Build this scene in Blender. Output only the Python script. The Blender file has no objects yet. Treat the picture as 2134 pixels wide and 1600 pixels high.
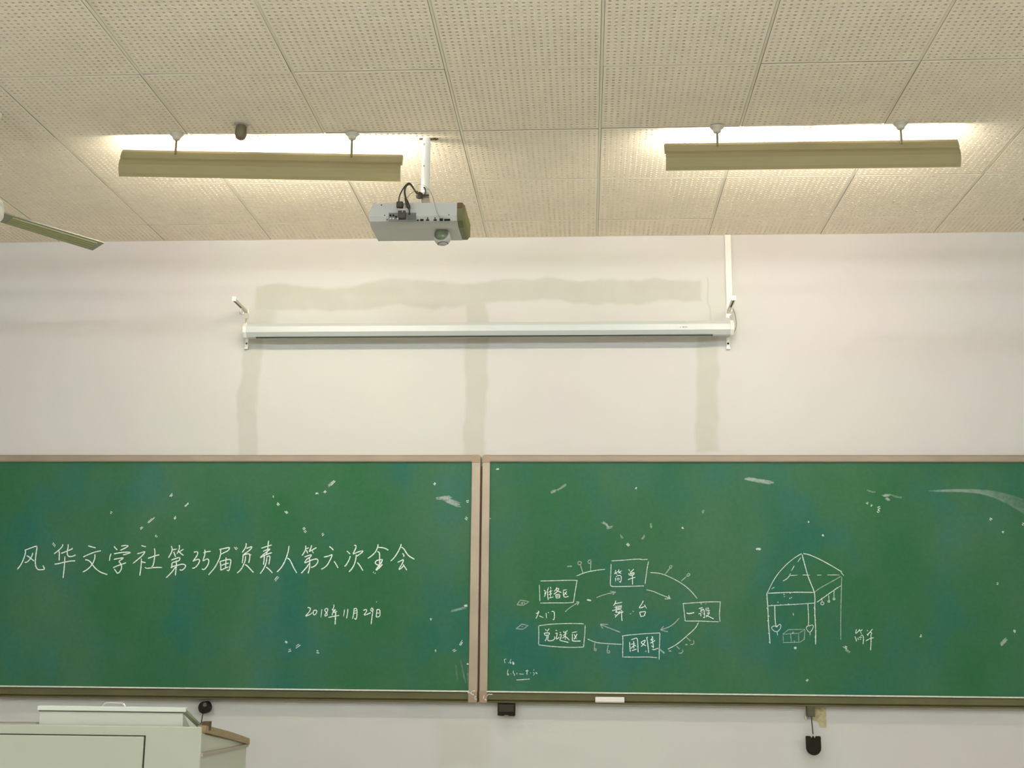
import bpy, bmesh, math, random
from mathutils import Vector, Matrix
random.seed(7)
PI = math.pi
scene = bpy.context.scene
C = scene.collection

# ------------------------------------------------------------------ camera
FPX = 2598.65; PITCH = 0.1996; YAW = -0.0601; ROLL = 0.0086
CAM = Vector((-0.0655, -6.5364, 1.4))
fwd = Vector((math.sin(YAW)*math.cos(PITCH), math.cos(YAW)*math.cos(PITCH), math.sin(PITCH)))
rt0 = Vector((math.cos(YAW), -math.sin(YAW), 0)); up0 = rt0.cross(fwd)
rt = math.cos(ROLL)*rt0 + math.sin(ROLL)*up0
up = -math.sin(ROLL)*rt0 + math.cos(ROLL)*up0
cd = bpy.data.cameras.new('camera'); cam = bpy.data.objects.new('camera', cd); C.objects.link(cam)
cd.sensor_fit = 'HORIZONTAL'; cd.sensor_width = 36; cd.lens = FPX/2134*36; cd.clip_start = 0.05
m = Matrix.Identity(4)
for i in range(3):
    m[i][0] = rt[i]; m[i][1] = up[i]; m[i][2] = -fwd[i]; m[i][3] = CAM[i]
cam.matrix_world = m
scene.camera = cam

def at(u, v, y=None, z=None):
    """where the sight line of photo pixel (u, v) meets the plane y=... or z=..."""
    d = (u-1067)/FPX*rt - (v-800)/FPX*up + fwd
    t = (y-CAM.y)/d.y if y is not None else (z-CAM.z)/d.z
    return CAM + t*d

# ------------------------------------------------------------------ world, exposure
w = bpy.data.worlds.new('world'); scene.world = w; w.use_nodes = True
w.node_tree.nodes['Background'].inputs[0].default_value = (0.75, 0.82, 1, 1)
w.node_tree.nodes['Background'].inputs[1].default_value = 0.3
vs = scene.view_settings
vs.view_transform = 'Standard'; vs.look = 'None'; vs.gamma = 1; vs.use_curve_mapping = False
vs.exposure = 0.0
TUBE_BOARD = 117.0      # emission of the two tubes above the boards
TUBE_ROOM = 150.0       # emission of the tubes over the seats, behind the camera's view

# ------------------------------------------------------------------ materials
def nodes(mat): return mat.node_tree.nodes, mat.node_tree.links
def mat(name, col, rough=0.5, metal=0.0, spec=0.5, bump=0.0, bscale=200, var=0.0, vscale=8):
    m = bpy.data.materials.new(name); m.use_nodes = True
    n, l = nodes(m); b = n['Principled BSDF']
    b.inputs['Base Color'].default_value = (*col, 1)
    b.inputs['Roughness'].default_value = rough; b.inputs['Metallic'].default_value = metal
    b.inputs['Specular IOR Level'].default_value = spec
    tc = n.new('ShaderNodeTexCoord')
    if var > 0:
        t = n.new('ShaderNodeTexNoise'); t.inputs['Scale'].default_value = vscale; t.inputs['Detail'].default_value = 5
        l.new(tc.outputs['Object'], t.inputs['Vector'])
        r = n.new('ShaderNodeMapRange'); r.inputs[1].default_value = 0.3; r.inputs[2].default_value = 0.7
        r.inputs[3].default_value = 1-var; r.inputs[4].default_value = 1+var
        l.new(t.outputs['Fac'], r.inputs[0])
        mx = n.new('ShaderNodeVectorMath'); mx.operation = 'SCALE'; mx.inputs[0].default_value = col
        l.new(r.outputs[0], mx.inputs['Scale']); l.new(mx.outputs[0], b.inputs['Base Color'])
    if bump > 0:
        t = n.new('ShaderNodeTexNoise'); t.inputs['Scale'].default_value = bscale; t.inputs['Detail'].default_value = 3
        l.new(tc.outputs['Object'], t.inputs['Vector'])
        bp = n.new('ShaderNodeBump'); bp.inputs['Strength'].default_value = bump; bp.inputs['Distance'].default_value = 0.002
        l.new(t.outputs['Fac'], bp.inputs['Height']); l.new(bp.outputs[0], b.inputs['Normal'])
    return m
def emit(name, col, s):
    m = bpy.data.materials.new(name); m.use_nodes = True
    b = m.node_tree.nodes['Principled BSDF']
    b.inputs['Base Color'].default_value = (0.8, 0.8, 0.8, 1)
    b.inputs['Emission Color'].default_value = (*col, 1); b.inputs['Emission Strength'].default_value = s
    return m
def chalk(name, fac, scale=260, col=(0.92, 0.98, 0.93)):
    m = bpy.data.materials.new(name); m.use_nodes = True
    n, l = nodes(m); b = n['Principled BSDF']; out = n['Material Output']
    b.inputs['Base Color'].default_value = (*col, 1); b.inputs['Roughness'].default_value = 0.95
    b.inputs['Specular IOR Level'].default_value = 0.1
    tr = n.new('ShaderNodeBsdfTransparent'); mx = n.new('ShaderNodeMixShader')
    tc = n.new('ShaderNodeTexCoord'); t = n.new('ShaderNodeTexNoise'); t.inputs['Scale'].default_value = scale
    t.inputs['Detail'].default_value = 3
    l.new(tc.outputs['Object'], t.inputs['Vector'])
    r = n.new('ShaderNodeMapRange'); r.inputs[1].default_value = 0.38; r.inputs[2].default_value = 0.58
    r.inputs[3].default_value = fac*0.55; r.inputs[4].default_value = min(1, fac*1.2)
    l.new(t.outputs['Fac'], r.inputs[0]); l.new(r.outputs[0], mx.inputs[0])
    l.new(tr.outputs[0], mx.inputs[1]); l.new(b.outputs[0], mx.inputs[2]); l.new(mx.outputs[0], out.inputs[0])
    return m

def wall_material():
    m = bpy.data.materials.new('wall_plaster'); m.use_nodes = True
    n, l = nodes(m); b = n['Principled BSDF']
    b.inputs['Roughness'].default_value = 0.85; b.inputs['Specular IOR Level'].default_value = 0.2
    def M(op, a, c=None, clamp=False):
        q = n.new('ShaderNodeMath'); q.operation = op; q.use_clamp = clamp
        for i, v in enumerate((a, c)):
            if v is None: continue
            if isinstance(v, (int, float)): q.inputs[i].default_value = v
            else: l.new(v, q.inputs[i])
        return q.outputs[0]
    tc = n.new('ShaderNodeTexCoord'); sp = n.new('ShaderNodeSeparateXYZ'); l.new(tc.outputs['Object'], sp.inputs[0])
    def noise(scale, detail, off=0, rough=0.5):
        mp = n.new('ShaderNodeMapping'); mp.inputs['Location'].default_value = (off, off*1.7, off*0.3)
        l.new(tc.outputs['Object'], mp.inputs[0])
        t = n.new('ShaderNodeTexNoise'); t.inputs['Scale'].default_value = scale; t.inputs['Detail'].default_value = detail
        t.inputs['Roughness'].default_value = rough
        l.new(mp.outputs[0], t.inputs['Vector']); return t.outputs['Fac']
    n1 = M('SUBTRACT', noise(3.4, 3, 3), 0.5); n2 = M('SUBTRACT', noise(2.6, 3.5, 11), 0.5)
    x = M('ADD', sp.outputs['X'], M('MULTIPLY', n1, 0.10)); z = M('ADD', sp.outputs['Z'], M('MULTIPLY', n2, 0.16))
    wear = noise(9, 4, 5)
    tot = None
    #  centre x, centre z, half width, half height, edge softness, strength : repaired cable chases, patched with greyer putty
    for cx, cz, hx, hz, s, k in ((-0.66, 3.225, 1.225, 0.062, 0.012, 0.85), (-1.83, 3.13, 0.06, 0.12, 0.03, 0.6),
                                 (-1.88, 2.66, 0.055, 0.42, 0.012, 0.75), (-0.655, 2.74, 0.055, 0.46, 0.012, 0.75),
                                 (0.585, 2.68, 0.055, 0.33, 0.014, 0.8), (0.60, 3.18, 0.004, 0.13, 0.004, 0.7),
                                 (-0.9, 1.02, 0.10, 0.04, 0.03, 0.35), (-0.7, 0.86, 0.13, 0.12, 0.05, 0.45)):
        d = M('MAXIMUM', M('SUBTRACT', M('ABSOLUTE', M('SUBTRACT', x, cx)), hx), M('SUBTRACT', M('ABSOLUTE', M('SUBTRACT', z, cz)), hz))
        q = n.new('ShaderNodeMapRange'); q.interpolation_type = 'SMOOTHSTEP'
        q.inputs[1].default_value = s; q.inputs[2].default_value = -s; q.inputs[3].default_value = 0; q.inputs[4].default_value = k
        l.new(d, q.inputs[0])
        tot = q.outputs[0] if tot is None else M('MAXIMUM', tot, q.outputs[0])
    wr = n.new('ShaderNodeMapRange'); wr.inputs[1].default_value = 0.25; wr.inputs[2].default_value = 0.55
    wr.inputs[3].default_value = 0.75; wr.inputs[4].default_value = 1.0; l.new(wear, wr.inputs[0])
    tot = M('MULTIPLY', tot, wr.outputs[0])
    cr = n.new('ShaderNodeValToRGB'); e = cr.color_ramp.elements
    e[0].position = 0.35; e[0].color = (0.625, 0.58, 0.565, 1); e[1].position = 0.65; e[1].color = (0.62, 0.615, 0.565, 1)
    l.new(noise(1.1, 3, 20), cr.inputs[0])
    mx = n.new('ShaderNodeMix'); mx.data_type = 'RGBA'; l.new(tot, mx.inputs['Factor'])
    l.new(cr.outputs[0], mx.inputs['A']); mx.inputs['B'].default_value = (0.51, 0.50, 0.435, 1)
    l.new(mx.outputs['Result'], b.inputs['Base Color'])
    bp = n.new('ShaderNodeBump'); bp.inputs['Strength'].default_value = 0.25; bp.inputs['Distance'].default_value = 0.002
    l.new(noise(60, 4, 1), bp.inputs['Height']); l.new(bp.outputs[0], b.inputs['Normal'])
    return m

def board_material():
    m = bpy.data.materials.new('board_enamel'); m.use_nodes = True
    n, l = nodes(m); b = n['Principled BSDF']
    b.inputs['Roughness'].default_value = 0.55; b.inputs['Specular IOR Level'].default_value = 0.2
    tc = n.new('ShaderNodeTexCoord')
    def noise(scale, detail, loc, sc=(1, 1, 1)):
        mp = n.new('ShaderNodeMapping'); mp.inputs['Location'].default_value = loc; mp.inputs['Scale'].default_value = sc
        l.new(tc.outputs['Object'], mp.inputs[0])
        t = n.new('ShaderNodeTexNoise'); t.inputs['Scale'].default_value = scale; t.inputs['Detail'].default_value = detail
        l.new(mp.outputs[0], t.inputs['Vector']); return t.outputs['Fac']
    cr = n.new('ShaderNodeValToRGB'); e = cr.color_ramp.elements
    e[0].position = 0.36; e[0].color = (0.021, 0.119, 0.043, 1)
    e[1].position = 0.66; e[1].color = (0.015, 0.118, 0.082, 1)
    e2 = cr.color_ramp.elements.new(0.50); e2.color = (0.027, 0.121, 0.054, 1)
    l.new(noise(2.3, 6, (4, 0, 1)), cr.inputs[0])
    # thin film of wiped chalk dust, in vertical and slanting sweeps
    dr = n.new('ShaderNodeMapRange'); dr.inputs[1].default_value = 0.42; dr.inputs[2].default_value = 0.75
    dr.inputs[3].default_value = 0.0; dr.inputs[4].default_value = 0.07
    l.new(noise(2.0, 7, (1, 2, 7), (1, 1, 0.45)), dr.inputs[0])
    mx = n.new('ShaderNodeMix'); mx.data_type = 'RGBA'
    l.new(dr.outputs[0], mx.inputs['Factor']); l.new(cr.outputs[0], mx.inputs['A']); mx.inputs['B'].default_value = (0.42, 0.46, 0.40, 1)
    fr = n.new('ShaderNodeMapRange'); fr.inputs[3].default_value = 0.86; fr.inputs[4].default_value = 1.14
    l.new(noise(45, 3, (0, 0, 0)), fr.inputs[0])
    vm = n.new('ShaderNodeVectorMath'); vm.operation = 'SCALE'
    l.new(mx.outputs['Result'], vm.inputs[0]); l.new(fr.outputs[0], vm.inputs['Scale']); l.new(vm.outputs[0], b.inputs['Base Color'])
    return m

WALL = wall_material(); BOARD = board_material()
TILE = mat('tile_paint', (0.86, 0.762, 0.61), 0.8, spec=0.2, var=0.03, vscale=3)
EDGE = mat('tile_joint_shade', (0.20, 0.17, 0.12), 0.9)  # tile sides coloured dark, standing in for shade inside the joints
BAR = mat('runner_paint', (0.84, 0.76, 0.60), 0.6, spec=0.3)
VOID = mat('void_dark', (0.10, 0.09, 0.07), 0.9)
SIDE = mat('side_wall_paint', (0.78, 0.74, 0.66), 0.9, var=0.03)
FLOOR = mat('floor_terrazzo', (0.70, 0.66, 0.58), 0.5, var=0.06, vscale=60)
ALU = mat('frame_aluminium', (0.37, 0.30, 0.225), 0.42, metal=0.35, var=0.08, vscale=6)
ALUR = mat('top_rail_aluminium', (0.29, 0.23, 0.17), 0.45, metal=0.3, var=0.08, vscale=6)
ALUD = mat('rail_aluminium_shaded', (0.125, 0.112, 0.045), 0.45, metal=0.3, var=0.1, vscale=5)  # frame aluminium darkened, shade under the ledge put into the colour
CORN = mat('corner_plastic', (0.32, 0.235, 0.15), 0.5)
DUST = mat('ledge_chalk_dust', (0.80, 0.78, 0.68), 0.9, var=0.12, vscale=40)
GAPM = mat('joint_brown', (0.14, 0.08, 0.03), 0.7)
WHITE = mat('white_enamel', (0.55, 0.575, 0.56), 0.35, spec=0.4)
WHITEP = mat('white_plastic', (0.80, 0.78, 0.72), 0.5)
STEEL = mat('galvanised_steel', (0.62, 0.58, 0.50), 0.3, metal=0.8)
DARK = mat('dark_slot', (0.03, 0.03, 0.015), 0.7)
LAMPM = mat('lamp_cream_enamel', (0.31, 0.255, 0.125), 0.5, spec=0.3, var=0.03, vscale=4)
ROD = mat('rod_metal', (0.20, 0.165, 0.085), 0.4, metal=0.3)
CANO = mat('canopy_cream', (0.46, 0.42, 0.33), 0.5)
PLUG = mat('fitting_brown_grey', (0.12, 0.10, 0.05), 0.6)
PROJ = mat('projector_grey', (0.48, 0.47, 0.43), 0.38, spec=0.5, var=0.02, vscale=10)
PVENT = mat('projector_vent_olive', (0.13, 0.125, 0.045), 0.5)
PBRN = mat('projector_vent_brown', (0.13, 0.055, 0.02), 0.6)
PORT = mat('port_plate', (0.17, 0.165, 0.14), 0.5)
BLK = mat('black_plastic', (0.014, 0.011, 0.005), 0.6, spec=0.15)
CBL = mat('black_cable', (0.035, 0.028, 0.012), 0.5)
GCBL = mat('grey_cable', (0.30, 0.28, 0.21), 0.5)
WCBL = mat('white_cable', (0.62, 0.61, 0.55), 0.5)
GLASS = mat('lens_glass', (0.62, 0.60, 0.56), 0.08, spec=1.0)
LENSD = mat('lens_recess', (0.12, 0.14, 0.08), 0.3)
PUTTYE = mat('broken_edge', (0.12, 0.07, 0.02), 0.9)
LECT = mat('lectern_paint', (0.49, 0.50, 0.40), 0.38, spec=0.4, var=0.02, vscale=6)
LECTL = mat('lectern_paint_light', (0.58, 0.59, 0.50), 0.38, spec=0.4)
WOODM = bpy.data.materials.new('trim_wood'); WOODM.use_nodes = True
def _wood():
    n, l = nodes(WOODM); b = n['Principled BSDF']; b.inputs['Roughness'].default_value = 0.4
    tc = n.new('ShaderNodeTexCoord'); mp = n.new('ShaderNodeMapping'); mp.inputs['Scale'].default_value = (40, 4, 40)
    t = n.new('ShaderNodeTexNoise'); t.inputs['Scale'].default_value = 3; t.inputs['Detail'].default_value = 5
    cr = n.new('ShaderNodeValToRGB'); cr.color_ramp.elements[0].color = (0.22, 0.14, 0.055, 1); cr.color_ramp.elements[1].color = (0.36, 0.25, 0.12, 1)
    l.new(tc.outputs['Object'], mp.inputs[0]); l.new(mp.outputs[0], t.inputs[0]); l.new(t.outputs['Fac'], cr.inputs[0]); l.new(cr.outputs[0], b.inputs['Base Color'])
_wood()
FANB = mat('fan_blade_grey', (0.30, 0.29, 0.23), 0.45, spec=0.4)
FANR = mat('fan_rib_olive', (0.36, 0.35, 0.17), 0.45)
TAPE = mat('old_tape', (0.50, 0.42, 0.24), 0.7, var=0.2, vscale=60)
ERAS = mat('eraser_white', (0.84, 0.78, 0.74), 0.6)
CH1 = chalk('chalk_firm', 0.95); CH2 = chalk('chalk_medium', 0.68); CH3 = chalk('chalk_faint', 0.38)
CH4 = chalk('chalk_smear', 0.17, 120); CH5 = chalk('chalk_haze', 0.085, 60)
TB = emit('board_tube_glow', (1.0, 0.955, 0.86), TUBE_BOARD)
TR = emit('room_tube_glow', (0.80, 0.91, 1.0), TUBE_ROOM)
TR2 = emit('rear_tube_glow', (0.80, 0.91, 1.0), TUBE_ROOM*1.9)

# ------------------------------------------------------------------ mesh helpers
def box(bm, x0, x1, y0, y1, z0, z1):
    v = [bm.verts.new(p) for p in ((x0,y0,z0),(x1,y0,z0),(x1,y1,z0),(x0,y1,z0),(x0,y0,z1),(x1,y0,z1),(x1,y1,z1),(x0,y1,z1))]
    for f in ((0,3,2,1),(4,5,6,7),(0,1,5,4),(1,2,6,5),(2,3,7,6),(3,0,4,7)): bm.faces.new([v[i] for i in f])
def prism_x(bm, prof, x0, x1, o0=(0,0), o1=(0,0)):
    """profile of (y,z) pulled along x; o0, o1 shift the two ends"""
    a = [bm.verts.new((x0, y+o0[0], z+o0[1])) for y, z in prof]; b = [bm.verts.new((x1, y+o1[0], z+o1[1])) for y, z in prof]
    k = len(prof)
    for i in range(k): bm.faces.new((a[i], a[(i+1)%k], b[(i+1)%k], b[i]))
    bm.faces.new(a[::-1]); bm.faces.new(b)
def poly_y(bm, pts, y0, y1):
    """outline of (x,z) pulled along y"""
    a = [bm.verts.new((x, y0, z)) for x, z in pts]; b = [bm.verts.new((x, y1, z)) for x, z in pts]; k = len(pts)
    for i in range(k): bm.faces.new((a[i], a[(i+1)%k], b[(i+1)%k], b[i]))
    bm.faces.new(a[::-1]); bm.faces.new(b)
def hexa(bm, p):
    """eight corners: 0-3 bottom ring, 4-7 top ring"""
    v = [bm.verts.new(q) for q in p]
    for f in ((0,3,2,1),(4,5,6,7),(0,1,5,4),(1,2,6,5),(2,3,7,6),(3,0,4,7)): bm.faces.new([v[i] for i in f])
def tube(bm, pts, r, seg=10, cap=True):
    pts = [Vector(p) for p in pts]; rings = []
    rs = r if isinstance(r, (list, tuple)) else [r]*len(pts)
    prev = None
    for i, p in enumerate(pts):
        d = (pts[min(i+1, len(pts)-1)]-pts[max(i-1, 0)]).normalized()
        if prev is None: u = d.orthogonal().normalized()
        else: u = (prev - d*prev.dot(d)).normalized()
        prev = u; q = d.cross(u)
        rings.append([bm.verts.new(p+rs[i]*(math.cos(2*PI*k/seg)*u+math.sin(2*PI*k/seg)*q)) for k in range(seg)])
    for a, b in zip(rings, rings[1:]):
        for k in range(seg): bm.faces.new((a[k], a[(k+1)%seg], b[(k+1)%seg], b[k]))
    if cap: bm.faces.new(rings[0][::-1]); bm.faces.new(rings[-1])
def lathe(bm, prof, c, seg=24):
    """(radius, z) profile turned about the vertical through c"""
    rings = []
    for r, z in prof: rings.append([bm.verts.new((c[0]+r*math.cos(2*PI*k/seg), c[1]+r*math.sin(2*PI*k/seg), c[2]+z)) for k in range(seg)])
    for a, b in zip(rings, rings[1:]):
        for k in range(seg): bm.faces.new((a[k], a[(k+1)%seg], b[(k+1)%seg], b[k]))
    bm.faces.new(rings[0][::-1]); bm.faces.new(rings[-1])
def smooth_pts(pts, it=2):
    for _ in range(it):
        o = [pts[0]]
        for a, b in zip(pts, pts[1:]):
            a = Vector(a); b = Vector(b); o += [a*0.75+b*0.25, a*0.25+b*0.75]
        o.append(pts[-1]); pts = o
    return [Vector(p) for p in pts]
def obj(name, bm, material, parent=None, bevel=0, smooth=False, seg=2):
    bmesh.ops.recalc_face_normals(bm, faces=bm.faces)
    me = bpy.data.meshes.new(name); bm.to_mesh(me); bm.free()
    mats = material if isinstance(material, (list, tuple)) else [material]
    for q in mats: me.materials.append(q)
    o = bpy.data.objects.new(name, me); C.objects.link(o)
    if smooth:
        for p in me.polygons: p.use_smooth = True
    if bevel:
        md = o.modifiers.new('bevel', 'BEVEL'); md.width = bevel; md.segments = seg; md.limit_method = 'ANGLE'; md.angle_limit = math.radians(35)
    if parent is not None:
        o.parent = parent; o.matrix_parent_inverse = Matrix.Translation(-parent_loc(parent))
    return o
def parent_loc(p):
    v = Vector(p.location)
    while p.parent is not None:
        v = Vector(p.location) + Vector((0, 0, 0)); break
    return v if p.type == 'EMPTY' else Vector((0, 0, 0))
def bmx(f, *a):
    bm = bmesh.new(); f(bm, *a); return bm
def tag(o, label, cat, group=None):
    o['label'] = label; o['category'] = cat
    if group: o['group'] = group
    return o
def thing(name, loc, label, cat, group=None):
    o = bpy.data.objects.new(name, None); C.objects.link(o); o.location = loc; o.empty_display_size = 0.1
    return tag(o, label, cat, group)
def struct(o): o['kind'] = 'structure'; return o
def B(x0, x1, y0, y1, z0, z1): return bmx(box, x0, x1, y0, y1, z0, z1)

# ------------------------------------------------------------------ the room
ZC = 3.5452; ROW0 = 0.2774; T = 0.6
X0, X1 = -8*T, 7*T; YB = -(ROW0+15*T)
struct(obj('wall_front', B(X0-.1, X1+.1, 0, 0.2, 0, ZC+0.1), WALL))
struct(obj('wall_left', B(X0-.2, X0, YB, 0, 0, ZC+0.1), SIDE))
struct(obj('wall_right', B(X1, X1+.2, YB, 0, 0, ZC+0.1), SIDE))
struct(obj('wall_back', B(X0-.2, X1+.2, YB-.2, YB, 0, ZC+0.1), SIDE))
struct(obj('floor', B(X0-.2, X1+.2, YB-.2, 0.2, -0.1, 0), FLOOR))
ceil = struct(obj('ceiling', B(X0-.2, X1+.2, YB-.2, 0.2, ZC+0.03, ZC+0.12), VOID))

def tile_mesh(name, w, d, nx, ny, pitch=0.0252, r=0.0064, depth=0.0080):
    """perforated ceiling tile, face down at z=0, real blind holes"""
    bm = bmesh.new(); W = nx*pitch; D = ny*pitch; hx, hy = w/2, d/2; bv = 0.0010
    N = 8; half = pitch/2
    def V(x, y, z): return bm.verts.new((x, y, z))
    grid = {}
    def gv(i, j):
        if (i, j) not in grid: grid[(i, j)] = V(-W/2+i*half, -D/2+j*half, 0)
        return grid[(i, j)]
    for a in range(nx):
        for b in range(ny):
            cx = -W/2+(a+.5)*pitch; cy = -D/2+(b+.5)*pitch; i, j = 2*a, 2*b
            ring = [gv(i+2, j+1), gv(i+2, j+2), gv(i+1, j+2), gv(i, j+2), gv(i, j+1), gv(i, j), gv(i+1, j), gv(i+2, j)]
            inn = [V(cx+r*math.cos(PI/4*k), cy+r*math.sin(PI/4*k), 0) for k in range(N)]
            top = [V(cx+r*math.cos(PI/4*k), cy+r*math.sin(PI/4*k), depth) for k in range(N)]
            for k in range(N):
                q = (k+1) % N
                bm.faces.new((ring[k], inn[k], inn[q], ring[q])); bm.faces.new((inn[k], top[k], top[q], inn[q]))
            bm.faces.new(top)
    # rim, chamfer and sides
    rim = [gv(i, 0) for i in range(2*nx+1)] + [gv(2*nx, j) for j in range(1, 2*ny+1)] + [gv(i, 2*ny) for i in range(2*nx-1, -1, -1)] + [gv(0, j) for j in range(2*ny-1, 0, -1)]
    def push(v, ex, ey, z):
        x, y = v.co.x, v.co.y
        X = x*ex/(W/2); Y = y*ey/(D/2)
        return V(X, Y, z)
    r1 = [push(v, hx-bv, hy-bv, 0) for v in rim]; r2 = [push(v, hx, hy, bv) for v in rim]; r3 = [push(v, hx, hy, 0.012) for v in rim]
    k = len(rim)
    for A, Bq in ((rim, r1), (r1, r2), (r2, r3)):
        for i in range(k):
            f = bm.faces.new((A[i], Bq[i], Bq[(i+1)%k], A[(i+1)%k]))
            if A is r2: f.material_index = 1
    bmesh.ops.recalc_face_normals(bm, faces=bm.faces)
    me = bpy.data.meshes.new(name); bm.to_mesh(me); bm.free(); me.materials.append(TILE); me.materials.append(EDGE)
    return me
# the mesh is open at its back, so make sure normals face the room
def face_down(me):
    big = sum(p.normal.z*p.area for p in me.polygons)
    if big > 0: me.flip_normals()
GW = 0.0128
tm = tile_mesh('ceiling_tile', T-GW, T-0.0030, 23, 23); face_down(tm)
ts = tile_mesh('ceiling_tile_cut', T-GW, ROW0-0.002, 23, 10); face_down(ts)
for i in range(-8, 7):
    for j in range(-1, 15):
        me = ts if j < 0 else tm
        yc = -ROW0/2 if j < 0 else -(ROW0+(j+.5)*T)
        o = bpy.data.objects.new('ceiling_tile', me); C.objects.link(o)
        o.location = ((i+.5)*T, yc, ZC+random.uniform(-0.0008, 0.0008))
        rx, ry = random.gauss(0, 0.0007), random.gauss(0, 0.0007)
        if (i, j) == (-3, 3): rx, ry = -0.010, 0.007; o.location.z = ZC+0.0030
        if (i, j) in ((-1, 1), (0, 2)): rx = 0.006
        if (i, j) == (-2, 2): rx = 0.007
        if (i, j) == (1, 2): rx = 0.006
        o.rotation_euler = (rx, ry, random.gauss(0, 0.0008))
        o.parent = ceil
for i in range(-8, 8):
    obj('ceiling_runner', B(i*T-0.0050, i*T+0.0050, YB, -0.001, ZC+0.0022, ZC+0.014), BAR, ceil)

# ------------------------------------------------------------------ chalkboards
YF, YS = -0.030, -0.022          # frame front, writing surface
ZT, ZTI, ZBR, ZB = 2.3365, 2.2990, 1.1217, 1.0735
def chalkboard(x0, x1, seam, label):
    """seam: 'r' or 'l' is the side with the stile in view"""
    t = thing('chalkboard', ((x0+x1)/2, -0.02, ZB), label, 'chalkboard')
    SW = 0.047 if seam == 'r' else 0.042
    obj('writing_surface', B(x0+0.03, x1-0.03, YS, -0.010, ZBR-0.01, ZTI+0.01), BOARD, t)
    obj('backing', B(x0+0.02, x1-0.02, -0.009, -0.001, ZB+0.01, ZT-0.012), VOID, t)
    a, b = x0+(SW if seam == 'l' else 0.045), x1-(SW if seam == 'r' else 0.045)
    bm = bmesh.new(); prism_x(bm, [(YF, ZTI), (YF-0.004, ZTI+0.006), (YF-0.004, ZT-0.006), (YF+0.002, ZT), (-0.002, ZT), (-0.002, ZTI)], a, b)
    obj('top_rail', bm, ALUR, t)
    for xa, xb in ((x0, a), (b, x1)):
        s = obj('side_stile', B(xa, xb, YF-0.002, -0.002, ZBR-0.004, ZTI+0.002), ALU, t, bevel=0.004)
        cb = bmesh.new(); r = 0.012; z1 = ZT+0.001
        out = -1 if xa == x0 else 1
        pts = [(xa, ZTI-0.002), (xb, ZTI-0.002)]
        if out > 0: pts += [(xb, z1-r), (xb-r*.3, z1-r*.3), (xb-r, z1), (xa, z1)]
        else: pts += [(xb, z1), (xa+r, z1), (xa+r*.3, z1-r*.3), (xa, z1-r)]
        poly_y(cb, pts, YF-0.005, -0.002); obj('corner_cap', cb, CORN, t)
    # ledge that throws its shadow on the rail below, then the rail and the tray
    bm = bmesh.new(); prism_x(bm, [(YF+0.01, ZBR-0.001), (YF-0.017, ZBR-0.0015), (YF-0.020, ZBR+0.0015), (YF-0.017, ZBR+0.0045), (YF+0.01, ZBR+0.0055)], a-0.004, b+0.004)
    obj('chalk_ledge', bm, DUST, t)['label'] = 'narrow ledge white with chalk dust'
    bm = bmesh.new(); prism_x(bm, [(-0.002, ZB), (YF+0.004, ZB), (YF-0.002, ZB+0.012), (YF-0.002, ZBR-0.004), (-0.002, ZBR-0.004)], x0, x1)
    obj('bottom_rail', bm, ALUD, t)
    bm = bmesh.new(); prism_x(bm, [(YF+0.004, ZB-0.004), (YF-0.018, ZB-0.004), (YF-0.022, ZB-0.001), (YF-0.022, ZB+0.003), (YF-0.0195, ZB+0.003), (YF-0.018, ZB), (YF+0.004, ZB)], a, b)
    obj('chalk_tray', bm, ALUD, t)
    for xa, xb in ((x0, a), (b, x1)):
        obj('corner_cap', B(xa, xb, YF-0.021, -0.002, ZB-0.006, ZBR+0.004), CORN, t, bevel=0.005)
    return t
seamL, seamR = at(999.6, 1100, y=YF).x, at(1003.4, 1100, y=YF).x
xs = (seamL+seamR)/2
boardL = chalkboard(-4.25, xs-0.0045, 'r', 'green chalkboard on the left, with one line of Chinese chalk writing and a date')
boardR = chalkboard(xs+0.0045, 3.05, 'l', 'green chalkboard on the right, with chalk diagram of boxes and a sketched tent stall')
tag(obj('joint_strip', B(xs-0.0042, xs+0.0042, -0.016, -0.0005, ZB, at(1000, 972, y=-.01).z), GAPM), 'brown strip in the narrow joint between the two chalkboards', 'trim')

# chalk: strokes are (pixel) polylines read off the board, laid as thin ribbons on its surface
NL = [0]; SHARP = [False]
def ribbon(bm, pts, wpx, taper=True, y=YS, closed=False):
    q = [at(u, v, y=y) for u, v in pts]
    if SHARP[0]: q = [q[0]]+[v for a_, b_ in zip(q, q[1:]) for v in (a_.lerp(b_, .5), b_)]
    else: q = smooth_pts(q, 2) if len(q) > 2 else [q[0], q[0].lerp(q[1], .5), q[1]]
    wm = wpx*0.002447/2; NL[0] += 1
    yy = y-0.0006-(NL[0] % 60)*0.00001
    L = []; n = len(q)
    for i, p in enumerate(q):
        d = q[min(i+1, n-1)]-q[max(i-1, 0)]; d.y = 0
        if d.length < 1e-9: d = Vector((1, 0, 0))
        d.normalize(); nrm = Vector((-d.z, 0, d.x))
        k = wm*random.uniform(0.85, 1.12)
        if i == n-1 and taper: k *= 0.45
        if i == 0: k *= 0.8
        L.append((bm.verts.new((p.x+nrm.x*k, yy, p.z+nrm.z*k)), bm.verts.new((p.x-nrm.x*k, yy, p.z-nrm.z*k))))
        if i == 0: h0 = bm.verts.new((p.x-d.x*k*.8, yy, p.z-d.z*k*.8))
        if i == n-1: h1 = bm.verts.new((p.x+d.x*k, yy, p.z+d.z*k))
    for a, b in zip(L, L[1:]):
        try: bm.faces.new((a[0], a[1], b[1], b[0]))
        except ValueError: pass
    bm.faces.new((h0, L[0][1], L[0][0])); bm.faces.new((h1, L[-1][0], L[-1][1]))
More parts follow.
